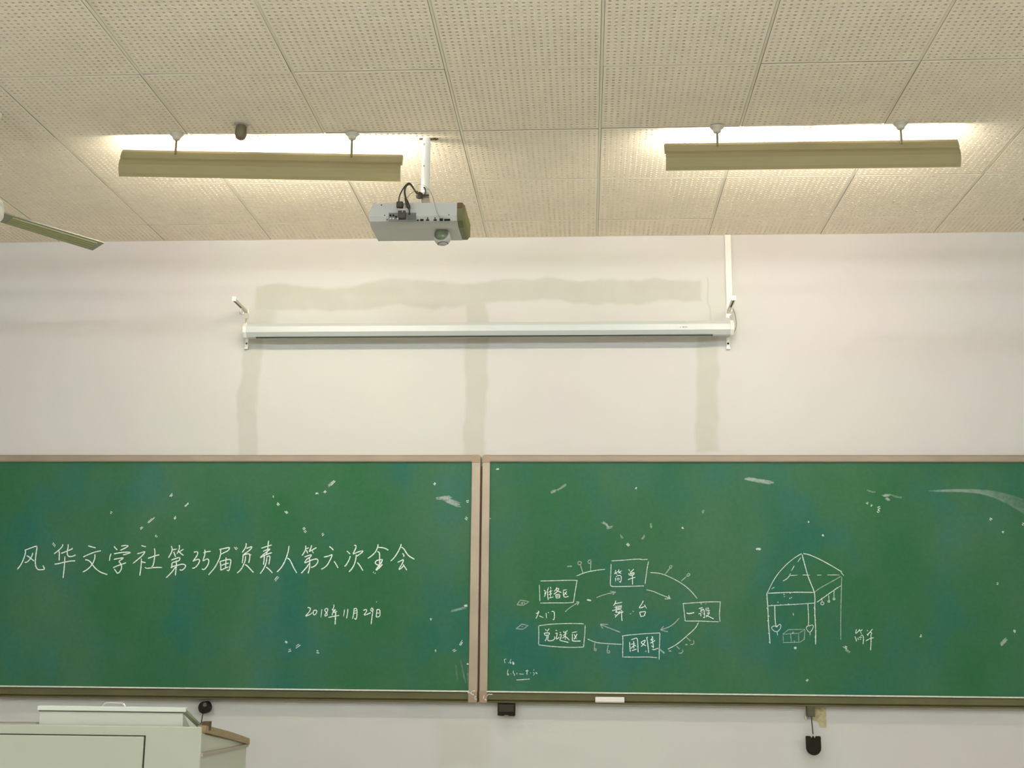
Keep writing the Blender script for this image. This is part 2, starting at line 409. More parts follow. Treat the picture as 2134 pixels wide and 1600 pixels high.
def strokes(name, board, material, wpx, sets, label=None, taper=True, split=None, y=YS):
    """split: per set, a list of stroke counts (or (count, name)); each run of strokes becomes a part of its own"""
    made = []
    for si, (ox, oy, s, txt) in enumerate(sets):
        sts = [q.split() for q in txt.split(';') if q.strip()]
        runs = [(len(sts), name)] if split is None else [(c, name) if isinstance(c, int) else c for c in split[si]]
        assert sum(c for c, _ in runs) == len(sts), (name, si, len(sts), runs)
        k = 0
        for c, nm in runs:
            if split is None and made: bm = bm0
            else: bm = bm0 = bmesh.new()
            for st in sts[k:k+c]:
                ww = wpx; SHARP[0] = st[0] == '!'
                if SHARP[0]: st = st[1:]
                if st[0][0] == 'w': ww = float(st[0][1:]); st = st[1:]
                ribbon(bm, [(ox+float(a)/s, oy+float(b)/s) for a, b in (q.split(',') for q in st)], ww, taper, y)
                SHARP[0] = False
            k += c
            if split is None:
                if made: continue
                made.append((bm, nm))
            else: made.append((bm, nm))
    for bm, nm in made:
        o = obj(nm, bm, material, board)
        if sum(p.normal.y for p in o.data.polygons) > 0: o.data.flip_normals()
        if label: o['label'] = label
        if nm in ('chalk_fleck', 'chalk_time_note'): o['kind'] = 'stuff'
    return o
TS = 13.3375
title = [
(30, 1120, TS, "300,340 315,400 290,500 240,640 180,760 85,880;300,350 400,310 600,235 635,250 610,400 590,560 580,700 600,820 650,885 700,895 800,890 845,875 815,820 795,775;510,430 500,490 450,580 380,660 330,690 290,685;340,500 400,530 470,590 550,650;1345,190 1345,230 1280,310 1200,380 1105,450;1250,380 1250,500 1245,640;1495,190 1500,250 1470,380 1470,470 1500,520 1560,530 1640,515 1700,480;1600,295 1620,310 1500,360 1300,440;1120,735 1200,730 1350,690 1550,650 1690,645;1405,530 1400,680 1380,900 1355,1120"),
(160, 1120, TS, "325,230 420,260 525,285;190,535 300,480 500,400 670,365;505,470 510,540 480,650 430,745 350,840 260,910 170,955;240,615 320,625 380,670 430,745 520,860 640,950 760,1000 850,1025;1040,245 1080,300 1125,340;1245,235 1350,215 1450,225 1350,290 1210,355;950,450 920,540 910,640;1040,450 1200,420 1380,400 1520,410 1400,450 1290,480;1035,605 1150,580 1320,555 1240,610 1160,670 1220,710 1250,790 1240,880 1190,960 1135,1000 1090,940 1045,870;1015,835 1100,795 1250,740 1370,700"),
(270, 1120, TS, "335,220 400,245 455,255;220,445 300,430 380,400 445,385 350,510 250,590 100,715;330,590 330,700 310,900 285,1055;340,670 400,690 445,695;690,305 710,380 700,520 680,680 650,795;515,575 620,540 700,505 825,480;430,825 470,855 550,850 750,825 905,830;615,800 660,790;1160,240 1190,300 1180,390 1130,480 1085,560;1200,340 1320,315;1230,400 1260,470 1285,540;1385,210 1390,290 1360,380 1320,450;1495,325 1420,370 1370,410;1385,400 1440,450 1500,495;1165,625 1280,580 1380,550 1405,570 1390,630 1330,660 1240,680 1180,700 1180,760 1150,855 1200,800 1300,780 1450,735 1530,745 1565,780 1540,840 1490,890 1430,910 1395,890;1300,640 1305,760 1290,900 1275,1050;1275,820 1200,930 1120,1020 1020,1115;1790,405 1850,390 1900,400 1890,470 1840,560 1750,670 1820,630 1890,600 1945,610 1950,660 1910,740 1840,820 1790,850 1745,850"),
(420, 1120, TS, "95,335 100,450 70,550 30,660 90,620 160,590 200,610 205,680 170,780 100,870 60,890 10,870;60,425 120,395 255,380;500,330 620,305 800,265 750,360 640,410 545,460;530,335 535,430 510,560 450,690 380,820 290,930 195,1035;515,665 540,780 535,905;515,665 650,625 780,600 825,625 800,760 775,880 755,930 705,900;685,555 675,700 670,830;565,770 660,730 755,710;540,905 640,860 750,810;1240,160 1245,230 1200,320 1130,415;1250,300 1330,270 1415,245 1370,320 1290,390 1170,470;1160,470 1150,580 1135,710;1170,490 1250,455 1330,450 1345,500 1340,600 1310,700;1345,490 1385,470;1225,520 1220,620 1180,740 1100,890 990,985;1220,750 1300,810 1380,900 1445,970;1865,95 1850,200 1840,350 1800,480;1670,295 1800,250 1950,205;1720,380 1830,330 1920,310 1850,370 1740,450 1610,580 1720,510 1850,450 1955,420;1750,510 1740,620 1725,750;1810,540 1870,505 1905,520 1895,620 1870,745;1815,570 1800,700 1740,850 1630,1005;1800,820 1870,870 1970,980"),
(560, 1120, TS, "565,235 555,330 520,470 460,640 380,790 300,890 230,955;520,570 580,600 640,720 700,850 780,980;1030,225 1030,320 1000,390 930,495;1045,310 1120,280;1050,350 1085,440;1190,220 1170,310 1120,390;1130,385 1200,350 1325,280;1210,370 1240,430;1000,540 1100,500 1200,470 1160,540 1040,610 990,715 1080,670 1200,620 1310,590 1370,610 1370,680 1310,770 1240,815 1180,825;1130,560 1140,650 1140,850 1095,995;1120,730 1060,820 980,910 905,990;1690,250 1760,300 1795,350;1540,540 1640,520 1720,490 1775,465 1720,600 1640,750 1560,830 1460,880;1820,660 1880,750 1925,840"),
(710, 1120, TS, "175,375 220,415 260,455;265,520 240,610 190,700 140,780 105,795;380,215 430,215 425,290 380,380 330,470 450,410 600,365 625,380 550,450 440,520;435,480 420,600 380,750 310,870 230,950;465,690 530,770 620,920;1040,190 1030,270 970,400 880,490 755,580;1050,275 1150,275 1240,300 1325,350;1025,390 1080,410 1085,520 1080,740;1160,610 1080,615 990,640 950,700 1000,750 1070,770 1120,710 1165,620 1150,605;w3 1150,640 1110,730 1030,830 980,900;w3 990,905 1070,840 1160,745;1685,185 1650,290 1570,440 1480,570 1390,650;1690,265 1760,310 1820,420 1900,520 2050,600;1720,440 1765,490 1750,530;1585,685 1680,640 1755,600 1720,710 1650,820 1610,890 1680,860 1740,790;1740,750 1790,830 1840,905")]
strokes('chalk_character', boardL, CH1, 2.35, title, split=[[4, 6], [4, 6], [8, 9, (1, 'chalk_numeral')], [(2, 'chalk_numeral'), 7, 7, 7], [2, 9, 3], [5, 6, 5]])
date = [(630, 1240, 11.856, "135,305 190,310 205,340 170,420 65,525 140,500 215,465 240,430;290,370 265,420 275,480 310,490 350,440 365,390 340,370 290,375;485,350 460,550;630,335 590,325 550,360 570,400 610,440 620,490 580,520 550,500 590,440 630,390 630,340;780,235 785,290 740,365;745,375 850,345 720,440 860,400;745,440 740,500;650,550 750,525 910,500;w2.6 825,410 820,560 810,720;1045,360 1020,525;1125,345 1120,440 1095,570;1280,330 1270,450 1245,580;1280,335 1350,320 1355,450 1340,570 1320,600 1290,570;1285,395 1345,375;1280,450 1345,435;1510,375 1570,350 1600,365 1570,430 1515,495 1590,480 1690,430;1720,310 1690,350 1700,390 1740,400 1755,350 1730,305 1745,400 1720,550 1700,715;1845,360 1835,450 1825,540;1850,355 1915,350 1920,440 1920,530 1830,540;1845,440 1915,440;w1.5 1833,155 1835,180")]
strokes('chalk_numeral', boardL, CH1, 2.0, date, split=[[1, 1, 1, 1, (5, 'chalk_character'), 1, 1, (4, 'chalk_character'), 1, 1, (3, 'chalk_character'), (1, 'chalk_dot')]])
diag_text = [
(1110, 1200, 10, "240,295 270,320 250,380;245,430 285,330;330,240 300,330;310,320 315,420 325,500;370,230 385,270;330,340 410,305;335,390 405,365;340,460 435,435;375,290 370,450;510,235 480,290 450,320;505,265 560,260 500,340 440,380;490,290 550,330 600,340;480,390 490,460;485,390 570,375 560,460;w1.2 525,385 525,455;w1.2 490,425 560,415;490,460 555,455;630,300 715,285;640,320 645,450 750,425;710,320 680,370 655,400;665,345 720,395;75,785 140,750;125,730 115,790 70,885;140,830 225,870;280,775 290,880;320,755 335,770;395,740 445,735 455,800 450,910 420,905;265,1110 290,1140;345,1095 300,1160;240,1190 260,1240;250,1190 360,1180 340,1225;265,1240 335,1225;300,1240 290,1300 260,1355;330,1240 310,1340 350,1355 430,1340 465,1300 455,1260;480,1130 510,1140;475,1200 520,1180 500,1260 490,1330 560,1270;570,1170 590,1190;560,1230 600,1210 590,1290 555,1340 650,1360 750,1385;640,1150 660,1190;725,1130 690,1190;630,1240 715,1200;680,1150 680,1330;675,1250 620,1300;690,1260 770,1340;820,1180 930,1160;825,1210 830,1300 820,1360 1000,1355;925,1210 890,1280 860,1320;865,1220 915,1310"),
(1260, 1160, 11.43, "265,320 235,415;245,400 320,345;340,300 330,380;330,385 405,330;350,375 400,400;275,400 300,415;260,500 260,590;285,460 290,480;300,450 390,440 400,530 380,610 345,590;w1.2 300,510 300,560;w1.2 305,510 350,505 345,550;w1.2 310,555 345,545;575,300 600,340;690,295 640,350 610,370;570,400 590,440;600,400 700,370 710,410 660,440 600,445;w1.3 600,420 690,400;560,545 640,510 730,490;660,430 665,560 665,660;265,1045 255,1100 210,1165;245,1115 330,1100 415,1085;w1.4 270,1160 285,1240;w1.4 320,1150 330,1230;w1.4 365,1150 370,1220;w1.4 400,1150 400,1215;235,1205 410,1180;255,1240 410,1220;185,1280 300,1260 390,1250;290,1280 250,1330 330,1310 340,1340 250,1440;235,1370 280,1400;370,1290 350,1340 450,1310;405,1270 405,1400 415,1525;375,1320 330,1370;920,1050 880,1130 810,1225 880,1210 960,1180;950,1145 1000,1230;835,1320 850,1380 865,1430;835,1320 900,1310 985,1300 960,1360 945,1400;865,1420 950,1405"),
(1410, 1240, 21.34, "w2.3 455,790 530,825 650,805 780,770;995,590 1080,575 1150,545;1090,620 1080,700 1090,760;1100,650 1180,620 1220,640 1230,750 1245,900 1245,1015 1185,975;w1.2 1120,660 1165,710;w1.2 1110,780 1160,760;975,835 1080,800 1075,935;1180,830 1215,830;1310,565 1315,720;1370,570 1420,570 1400,640 1375,690 1410,720 1480,675;1350,810 1450,770 1460,790 1400,880 1310,965;1320,895 1400,930 1520,990 1650,1055"),
(1290, 1310, 19.4, "430,540 435,700 455,925;500,440 600,405 730,360 755,500 760,700 775,945;590,500 600,650 600,800;490,630 650,585;580,690 530,750 480,790;620,650 700,710;530,880 620,850 705,815;890,545 970,495 1060,450 1050,520 980,630 900,715;895,570 980,630 1090,685;1115,350 1145,480 1170,700 1200,970;1160,330 1130,370;1320,320 1370,330 1350,380 1280,460;1400,410 1300,470;1450,470 1370,530 1260,580;1340,430 1350,530 1390,650 1385,780;1320,680 1350,740;1390,700 1340,730;1350,830 1400,850 1480,820 1570,785")]
strokes('chalk_character', boardR, CH1, 1.7, diag_text, split=[[9, 8, 4, 3, 3, 7, 10, 4], [12, 7, 14, 5], [1, 11], [7, 11]])
diag_boxes = [
(1110, 1200, 10, "165,105 400,100 830,85 935,95;140,185 145,350 150,520;925,100 890,300 850,550;160,565 400,560 700,562 850,550;130,1035 400,1000 800,985 1060,995;125,1045 130,1200 125,1420;1095,1030 1085,1250 1060,1480;130,1435 400,1470 800,1490 1060,1480"),
(1260, 1160, 11.43, "165,98 400,85 700,58 860,55 880,68 1015,60;155,180 150,350 140,500 130,680 180,710 300,710 600,705 930,692;1045,110 1000,350 965,640"),
(1410, 1240, 21.34, "280,370 700,345 1200,305 1700,290 1960,300;295,375 330,700 355,900 380,1140;390,1150 900,1145 1400,1165 1860,1180;1940,330 1925,600 1900,850 1930,1160"),
(1290, 1310, 19.4, "125,290 400,250 800,215 1200,190 1640,165;150,290 160,600 145,850 150,1150;190,1140 600,1145 1200,1135 1530,1170;1655,180 1640,600 1625,900 1620,1230"),
(1220, 1140, 6.153, "835,325 930,330 1020,355 1120,400 1220,455 1310,520 1370,580 1430,655;1450,965 1410,1040 1330,1110 1230,1200 1150,1260 1060,1305;785,545 870,565 960,605 1085,655;! 1065,620 1090,660 1020,662"),
(1040, 1140, 5.335, "862,320 930,290 1020,265 1175,245;985,1020 1060,1055 1140,1068 1360,1080;w3.6 982,585 1018,592"),
(1560, 940, 3.2, "w4.6 52,652 76,652")]
strokes('chalk_box', boardR, CH2, 1.65, diag_boxes, taper=False, split=[[4, 4], [3], [4], [4], [(1, 'chalk_curve'), (1, 'chalk_curve'), (2, 'chalk_arrow')], [(1, 'chalk_curve'), (1, 'chalk_curve'), (1, 'chalk_dab')], [(1, 'chalk_dab')]])
diag_faint = [
(1110, 1200, 10, "680,745 760,670 850,610 965,540;! 905,535 970,540 935,600"),
(1040, 1140, 5.335, "915,165 885,155 872,180 890,200 915,185 915,165;905,200 932,285;1020,140 995,145 988,170 1005,185 1022,165 1020,140 1018,260;1085,560 1170,525 1295,500;! 1235,488 1298,500 1265,525;1345,945 1230,900 1125,858;! 1210,858 1122,855 1155,905;! 200,640 238,588 335,605 270,645 200,640;245,615 250,625;262,608 262,628;278,612 282,625;250,630 262,632;! 190,905 255,855 325,870 265,912 190,905;250,885 262,880;1065,1065 1060,1120 1060,1150 1080,1150 1082,1130 1062,1128;1215,1090 1200,1150 1205,1175 1230,1175 1232,1155 1210,1150;w3 760,215 805,212"),
(1220, 1140, 6.153, "1018,350 1075,280;1075,270 1085,235 1110,235 1105,265 1080,275;1230,432 1285,385;1300,370 1310,340 1338,335 1335,368 1300,375;1200,910 1150,970 1075,1025 965,1060;! 1000,1015 962,1060 1055,1085;1295,1155 1345,1200;1385,1195 1395,1230 1370,1250 1350,1245;1170,1270 1205,1305;1245,1315 1250,1345 1220,1362 1200,1355;w3 1285,1248 1305,1250;w3 1070,1328 1095,1330"),
(1290, 1310, 19.4, "w3 1600,800 1700,870 1830,980;w3 1060,910 1090,915"), (1260, 1160, 11.43, "600,1365 625,1350;665,1290 690,1305"),
(1410, 1240, 21.34, "w2.5 1060,380 1110,385;w2 1280,380 1310,385")]
A_, L_, D_, F_ = 'chalk_arrow', 'chalk_lantern', 'chalk_diamond', 'chalk_dab'
strokes('chalk_arrow', boardR, CH3, 1.9, diag_faint, 'faint chalk mark', taper=False, split=[[2], [(2, L_), (1, L_), 2, 2, (5, D_), (2, D_), (1, L_), (1, L_), (1, F_)],
    [(2, L_), (2, L_), 2, (2, L_), (2, L_), (1, F_), (1, F_)], [(1, F_), (1, F_)], [(1, F_), (1, F_)], [(1, F_), (1, F_)]])
note = [(1040, 1360, 22.86, "340,300 245,305 265,400 290,500;440,475 470,480;570,310 520,400 530,500 565,500 575,450 530,450;w2 660,430 650,500 680,560 705,540 700,470 660,430;430,800 395,950 410,1070 450,1060 465,1000 420,1000;550,1000 585,1005;690,850 665,960 745,1010 715,1090;w2 850,965 850,1030;960,1000 1070,1015 1180,1015;1385,830 1290,830 1290,890 1370,900 1385,830;w2 1330,900 1330,1045;1490,955 1520,955;1660,790 1655,850;1625,940 1690,970 1680,1010 1635,1075;w2.4 1750,930 1820,1000;w1.8 830,1290 1000,1285 1250,1265 1460,1250")]
strokes('chalk_time_note', boardR, CH2, 1.3, note, 'tiny chalk note of times in the lower left corner', split=[[5, 11]])
dots = ";".join("w2.2 %d,%d %d,%d" % (x-4, y-3, x+5, y+3) for x, y in ((120,715),(125,850),(150,958),(133,1025),(145,1198),(160,1260),(155,1320),(780,845),(785,948),(798,1010),(805,1162),(790,1250),(797,1300),(190,805),(315,800),(380,800),(420,790),(515,797),(445,640),(360,655),(365,685),(460,700),(440,712),(275,765),(830,755),(882,715),(995,635),(1072,580),(1098,562),(955,665)))
def circ(cx, cy, r): return " ".join("%.0f,%.0f" % (cx+r*math.cos(PI/4*k), cy+r*math.sin(PI/4*k)) for k in range(-2, 7))
stall = [(1580, 1140, 6.668, "600,90 500,150 400,230 270,370 190,500 135,620 120,645;w2 610,100 640,220 690,400 730,500 780,620 790,700 785,840 790,1000 800,1150 798,1350;w2 630,88 720,105 900,190 1050,275 1165,345;1150,350 1190,395;w2 140,640 300,632 500,625 770,628;w2 120,645 125,720 135,850 140,1000 150,1150 165,1340;450,395 545,388;620,385 720,388;820,388 880,388;960,385 1130,385;590,145 550,205;500,260 460,330;450,365 415,430 345,470;225,555 185,580;140,815 300,805 500,795 790,775;815,765 880,720 950,670 1050,600 1150,535;w1.9 230,815 232,950 240,1080 265,1110;690,790 700,950 700,1090;255,1110 235,1090 190,1105 185,1130 220,1165 265,1180 310,1130 320,1080 290,1070 255,1110;265,1180 270,1225;705,1095 680,1095 665,1125 690,1165 720,1190 760,1130 770,1085 740,1080 705,1095;722,1190 722,1225;885,705 887,760;980,670 982,735;1053,600 1053,703;"+circ(890,780,22)+";"+circ(982,752,14)+";"+circ(1053,718,14)+";"+dots)]
strokes('chalk_stall_drawing', boardR, CH2, 1.5, stall, 'chalk sketch of a tent stall hung with hearts')
stall2 = [(1580, 1140, 6.668, "785,625 850,570 1000,490 1150,405;1160,415 1155,600 1148,900 1148,1290;! 345,1210 560,1195 565,1320 350,1325 345,1210;! 345,1205 420,1145 650,1140 565,1195;! 650,1145 640,1280 570,1325;450,1205 460,1320;470,1195 490,1175 495,1190;500,1300 505,1320;w3 485,915 490,950;w3 1180,1385 1215,1395")]
strokes('chalk_crate', boardR, CH3, 1.6, stall2, split=[[(1, 'chalk_roof_line'), (1, 'chalk_post'), 6, (1, F_), (1, F_)]])
cap = [(1760, 1290, 20, "490,430 460,580 480,590 580,500 620,430;620,420 640,520 740,430;660,560 720,590;430,720 470,800 500,930;550,780 580,870;600,770 660,740 720,760;640,840 690,830;670,680 740,650 780,720 790,850 770,1040;w2 950,465 965,490;1155,420 1100,490 1040,560 990,600 960,690;935,620 970,690;1050,550 1120,560 1140,600 1080,670;890,900 1050,810 1210,770;1095,640 1105,800 1100,1000 1090,1150 1080,1290")]
strokes('chalk_character', boardR, CH1, 1.5, cap, split=[[8, 6]])

def smears(name, board, material, lst, label=None):
    """lst: x, y, length, angle (deg, up to the right), width"""
    bm = bmesh.new()
    for x, y, L, a, wd in lst:
        c, s = math.cos(math.radians(a)), math.sin(math.radians(a)); n = max(2, int(wd/(1.6 if material is CH2 else 0.7)))
        for k in range(n):
            off = (k/(n-1)-.5)*wd if n > 1 else 0
            l2 = L*random.uniform(0.5, 1.0)/2; sh = random.uniform(-.12, .12)*L
            x0, y0 = x-s*off+sh*c, y-c*off-sh*s
            ribbon(bm, [(x0-c*l2, y0+s*l2), (x0, y0+random.uniform(-.6, .6)), (x0+c*l2, y0-s*l2)], min(wd, 1.9)*random.uniform(.7, 1.3)*(1 if material is CH2 else 1.2), True)
    o = obj(name, bm, material, board); o['kind'] = 'stuff'
    if sum(p.normal.y for p in o.data.polygons) > 0: o.data.flip_normals()
    if label: o['label'] = label
    return o
LM = [(357,1032,9,50,2.5),(389,1052,11,42,2),(314,1084,19,42,2),(295,1100,9,40,2.5),(365,1079,8,55,2),(232,1068,5,-30,3),(326,1117,4,60,3),(113,1135,9,-50,2.5),
 (694,1005,13,45,3),(677,1025,8,40,2.5),(661,1028,8,5,2),(570,1035,3,0,2.5),(580,1051,6,-45,3),(597,1067,9,-45,2.5),(634,1101,6,35,2.5),(636,1107,5,-35,3),(673,1113,6,45,3),(906,1008,5,-50,3),
 (975,1045,7,5,3),(972,1080,9,-38,3.5),(576,1206,13,48,3),(780,1193,3,70,4),(971,1262,7,10,2),(898,1290,4,0,2.5),(597,1338,7,-30,2),(620,1346,12,35,3.5),(604,1355,8,20,3.5),(662,1358,6,-10,4),(961,1340,12,60,2.5),(947,1355,8,25,3.5),(908,1356,4,0,2.5),(975,1383,5,80,2),(492,1142,9,-50,3)]
smears('chalk_fleck', boardL, CH2, LM, 'scattered chalk flecks')
smears('chalk_smear', boardL, CH4, [(925,1037,34,5,5),(940,1045,40,-22,9),(690,1008,16,45,4),(955,1270,38,14,3)], 'pale wiped chalk smears')
RM = [(1326,1017,5,-10,2.6),(1309,1135,8,-50,2.5),(1423,1100,5,0,2.2),(1037,977,6,0,1.6),(1808,1048,5,-30,2.6),(1816,1053,5,-30,2.6),(1832,1058,7,25,3.4),(1830,1065,7,-35,3.6),(2065,1082,7,-30,3),(2090,1108,5,60,2.2),(2132,1092,5,-30,3),(2079,1216,6,-15,2.6),(2114,1315,6,80,2.2),(1919,1325,4,0,3),(1682,1417,5,50,2),(1685,1087,3,0,2),(1715,1115,4,-20,2.2),(1763,1349,8,-30,3.4),(1021,1080,3,60,1.6),(1658,1350,5,0,2),(1018,1442,4,0,2)]
smears('chalk_fleck', boardR, CH2, RM, 'scattered chalk flecks')
smears('chalk_smear', boardR, CH4, [(1153,1024,14,22,3.5),(1172,1014,24,32,2.5),(1262,1092,20,-35,3.5),(1270,1099,14,15,4),(1357,1096,12,-80,2.5),(1340,1120,13,55,2.5),(1295,1118,12,-50,2.5),(1585,1002,52,-9,6),(1562,998,30,-6,3),(1849,1032,22,4,3.5),(1850,1040,12,-35,4),(1870,1035,30,-12,2),(2091,1338,20,45,5),(1766,1356,14,-35,3),(1465,1066,7,70,3),(1815,1024,26,-12,2)], 'pale wiped chalk smears')
bm = bmesh.new()
for k in range(9):
    o_ = k*1.7
    ribbon(bm, [(1935+k*6, 1023+o_*.2), (1990, 1019+o_*.3), (2050, 1020+o_*.6), (2095, 1028+o_*1.3), (2134, 1042+o_*2.0), (2160, 1054+o_*2.2)], 2.0+k*.12, False)
o = obj('chalk_sweep', bm, CH5, boardR); o['label'] = 'long curved sweep of wiped chalk'; o['kind'] = 'stuff'
if sum(p.normal.y for p in o.data.polygons) > 0: o.data.flip_normals()

for bd, lst in ((boardL, [(984,1446,7,-30,2),(990,1452,5,60,1.6),(986,1440,8,10,1.6),(979,1443,8,0,2.2),(992,1457,4,0,1.5)]), (boardR, [(1008,1452,8,75,1.6),(1016,1448,6,60,1.6),(1012,1457,5,-40,1.5),(1022,1446,9,0,2)])):
    bm = bmesh.new()
    for x, y, L, a, wd in lst:
        c_, s_ = math.cos(math.radians(a))*L/2, math.sin(math.radians(a))*L/2
        ribbon(bm, [(x-c_, y+s_), (x+random.uniform(-1, 1), y+random.uniform(-1, 1)), (x+c_, y-s_)], wd, True, YF-0.0215)
    o = obj('chalk_dust', bm, CH2, bd); o['kind'] = 'stuff'
    if sum(p.normal.y for p in o.data.polygons) > 0: o.data.flip_normals()

smears('chalk_haze', boardL, CH5, [(976,1415,50,-84,2.6),(965,1400,55,-78,2),(951,1395,55,-84,1.6)])
# eraser resting in the tray
p0 = at(1240.5, 1464, y=-0.053); p1 = at(1301.5, 1464, y=-0.053); ez = ZB+0.0003
bm = bmesh.new(); hh = 0.031; pr = [(-0.0535, ez+.004), (-0.0535, ez+hh*.8), (-0.0505, ez+hh), (-0.034, ez+hh), (-0.0315, ez+hh*.8), (-0.0315, ez+.004)]; pr = [(y, z if z > ez+.005 else ez+.0032) for y, z in pr]
prism_x(bm, pr, p0.x, p1.x)
er = thing('board_eraser', (p0.x, -0.045, ez), 'small white oblong eraser resting in the tray of the right chalkboard', 'eraser')
obj('block', bm, ERAS, er, bevel=0.004)
obj('felt_pad', B(p0.x+0.003, p1.x-0.003, -0.0545, -0.0535, ez+0.004, ez+0.009), mat('felt', (0.55, 0.50, 0.44), 0.95, bump=.4), er)

# ------------------------------------------------------------------ fittings under the boards
a = at(1037, 1468, y=-0.05); b = at(1073, 1492, y=-0.05)
t = thing('board_stop', ((a.x+b.x)/2, -0.03, b.z), 'black square stop block under the left end of the right chalkboard', 'bracket')
bm = bmesh.new(); nx = (b.x-a.x)
poly_y(bm, [(a.x, b.z+.002), (a.x+nx*.35, b.z), (a.x+nx*.42, b.z+.005), (a.x+nx*.6, b.z+.005), (a.x+nx*.66, b.z), (b.x, b.z), (b.x, ZB-0.005), (a.x, ZB-0.005)], -0.048, -0.001)
obj('body', bm, BLK, t, bevel=0.002)
obj('rim', B(a.x+0.006, b.x-0.006, -0.051, -0.048, b.z+0.02, ZB-0.012), mat('black_rubber', (0.03, 0.024, 0.012), 0.8), t, bevel=0.001)
def latch(px, py, qx, qy, round_, label, clip):
    p = at(px, py, y=-0.045); q = at(qx, qy, y=-0.05)
    t = thing('board_latch', (p.x, -0.03, p.z), label, 'latch')
    if round_:
        bm = bmesh.new(); R = 0.030
        pts = [(p.x+R*math.cos(k*PI/12)*(1 if abs(math.cos(k*PI/12)) < .8 else .97), p.z-0.002+R*math.sin(k*PI/12)*1.02) for k in range(24)]
        poly_y(bm, pts, -0.055, -0.001); obj('housing', bm, BLK, t, bevel=0.003)
        bm = bmesh.new(); tube(bm, [(p.x+0.006, -0.058, p.z+0.012), (p.x+0.006, -0.054, p.z+0.012)], 0.010, 14); obj('keyhole', bm, mat('latch_grey', (0.10, 0.09, 0.07), .4), t)
    else:
        obj('housing', B(p.x-0.019, p.x+0.019, -0.05, -0.001, p.z-0.022, ZB-0.001), mat('olive_bracket', (0.07, 0.065, 0.03), .6), t, bevel=0.002)
        obj('backplate', B(p.x-0.024, p.x-0.017, -0.012, -0.001, p.z-0.036, ZB-0.001), STEEL, t)
    bm = bmesh.new(); tube(bm, smooth_pts([(p.x, -0.05, p.z-0.018), (p.x+(q.x-p.x)*.3, -0.052, p.z*.6+q.z*.4), (q.x, -0.05, q.z+(0.012 if clip else 0))]), 0.0028, 8); obj('cord', bm, CBL, t)
    if clip:
        bm = bmesh.new(); W = 0.036; Hh = 0.088
        pts = [(-W, 0), (-W+.002, .004), (-W*.35, .003), (-W*.22, -.010), (0, .006), (W*.22, -.010), (W*.35, .003), (W-.002, .004), (W, 0)]
        pts = [(q.x+x, q.z+z) for x, z in pts] + [(q.x+W*math.cos(k*PI/14)*(1), q.z-Hh+W-W*math.sin(k*PI/14)) for k in range(0, 15)]
        poly_y(bm, pts, -0.062, -0.038); obj('grip', bm, BLK, t, bevel=0.003)
    else:
        bm = bmesh.new(); tube(bm, smooth_pts([(q.x, -0.05, q.z), (q.x-0.012, -0.05, q.z-0.006), (q.x-0.03, -0.05, q.z+0.008)]), 0.006, 8); obj('toggle', bm, BLK, t, bevel=0)
    return t
latch(1690, 1484, 1694.5, 1535, False, 'hanging black pull grip on a cord under the right chalkboard', True)
latch(425.5, 1473, 419, 1508, True, 'round black latch with a short cord under the left chalkboard, above the lectern', False)
a = at(1701, 1474, y=-0.001); b = at(1723, 1516, y=-0.001)
bm = bmesh.new(); poly_y(bm, [(a.x-.03, a.z-.02), (a.x-.024, b.z+.035), (a.x+.005, b.z+.03), (a.x+.012, b.z+.006), (a.x+.022, b.z), (b.x, b.z), (b.x, a.z), (a.x-.03, a.z)], -0.0016, -0.0001)
tag(obj('tape_remnant', bm, TAPE), 'yellowed tape remnant on the wall beside the hanging black grip', 'tape')

# ------------------------------------------------------------------ projection screen
sy = -0.098                           # housing centre line in front of the wall
zc = (at(1000, 672, y=-0.098).z + at(1000, 702, y=-0.098).z)/2; R = 0.041
xl = at(513, 686, y=-0.135).x; xr = at(1522, 686, y=-0.135).x
t = thing('projection_screen', ((xl+xr)/2, -0.02, zc), 'long white rolled-up projection screen case on the front wall', 'projection screen')
oc = [(sy+R*math.cos(PI/8+k*PI/4)/math.cos(PI/8)*0.98, zc+R*.92*math.sin(PI/8+k*PI/4)/math.cos(PI/8)) for k in range(8)]
bm = bmesh.new(); prism_x(bm, oc, xl, xr); obj('case', bm, WHITE, t, bevel=0.002)
obj('slot', B(xl+0.05, xr-0.09, sy-0.020, sy+0.006, zc-R*.92-0.0045, zc-R*.92+0.001), DARK, t)
obj('hem_bar', B(xl+0.055, xr-0.095, sy-0.012, sy-0.002, zc-R*.92-0.0075, zc-R*.92-0.0045), mat('hem_grey', (0.30, 0.30, 0.22), .5), t)
for xa in (xl-0.020, xr):
    bm = bmesh.new(); prism_x(bm, [(sy+(y-sy)*1.06, zc+(z-zc)*1.06) for y, z in oc], xa, xa+0.020); obj('end_cap', bm, WHITEP, t, bevel=0.003)
    xm = xa+0.010
    bm = bmesh.new(); s = 1
    tube(bm, smooth_pts([(xm, sy, zc+R*.9), (xm, sy, zc+R+0.010), (xm-0.006, sy+.004, zc+R+0.022), (xm, sy+.01, zc+R+0.032)]), 0.004, 8); obj('eye', bm, STEEL, t)
lab = bmesh.new(); ln = at(1417, 681, y=-0.138)
for dx, wd in ((0, .004), (.013, .010), (.026, .006), (.035, .004)): box(lab, ln.x+dx, ln.x+dx+wd, sy-R-0.0008, sy-R+0.0005, ln.z-0.0035, ln.z+0.001)
obj('maker_mark', lab, mat('mark_grey', (0.22, 0.20, 0.17), .6), t)
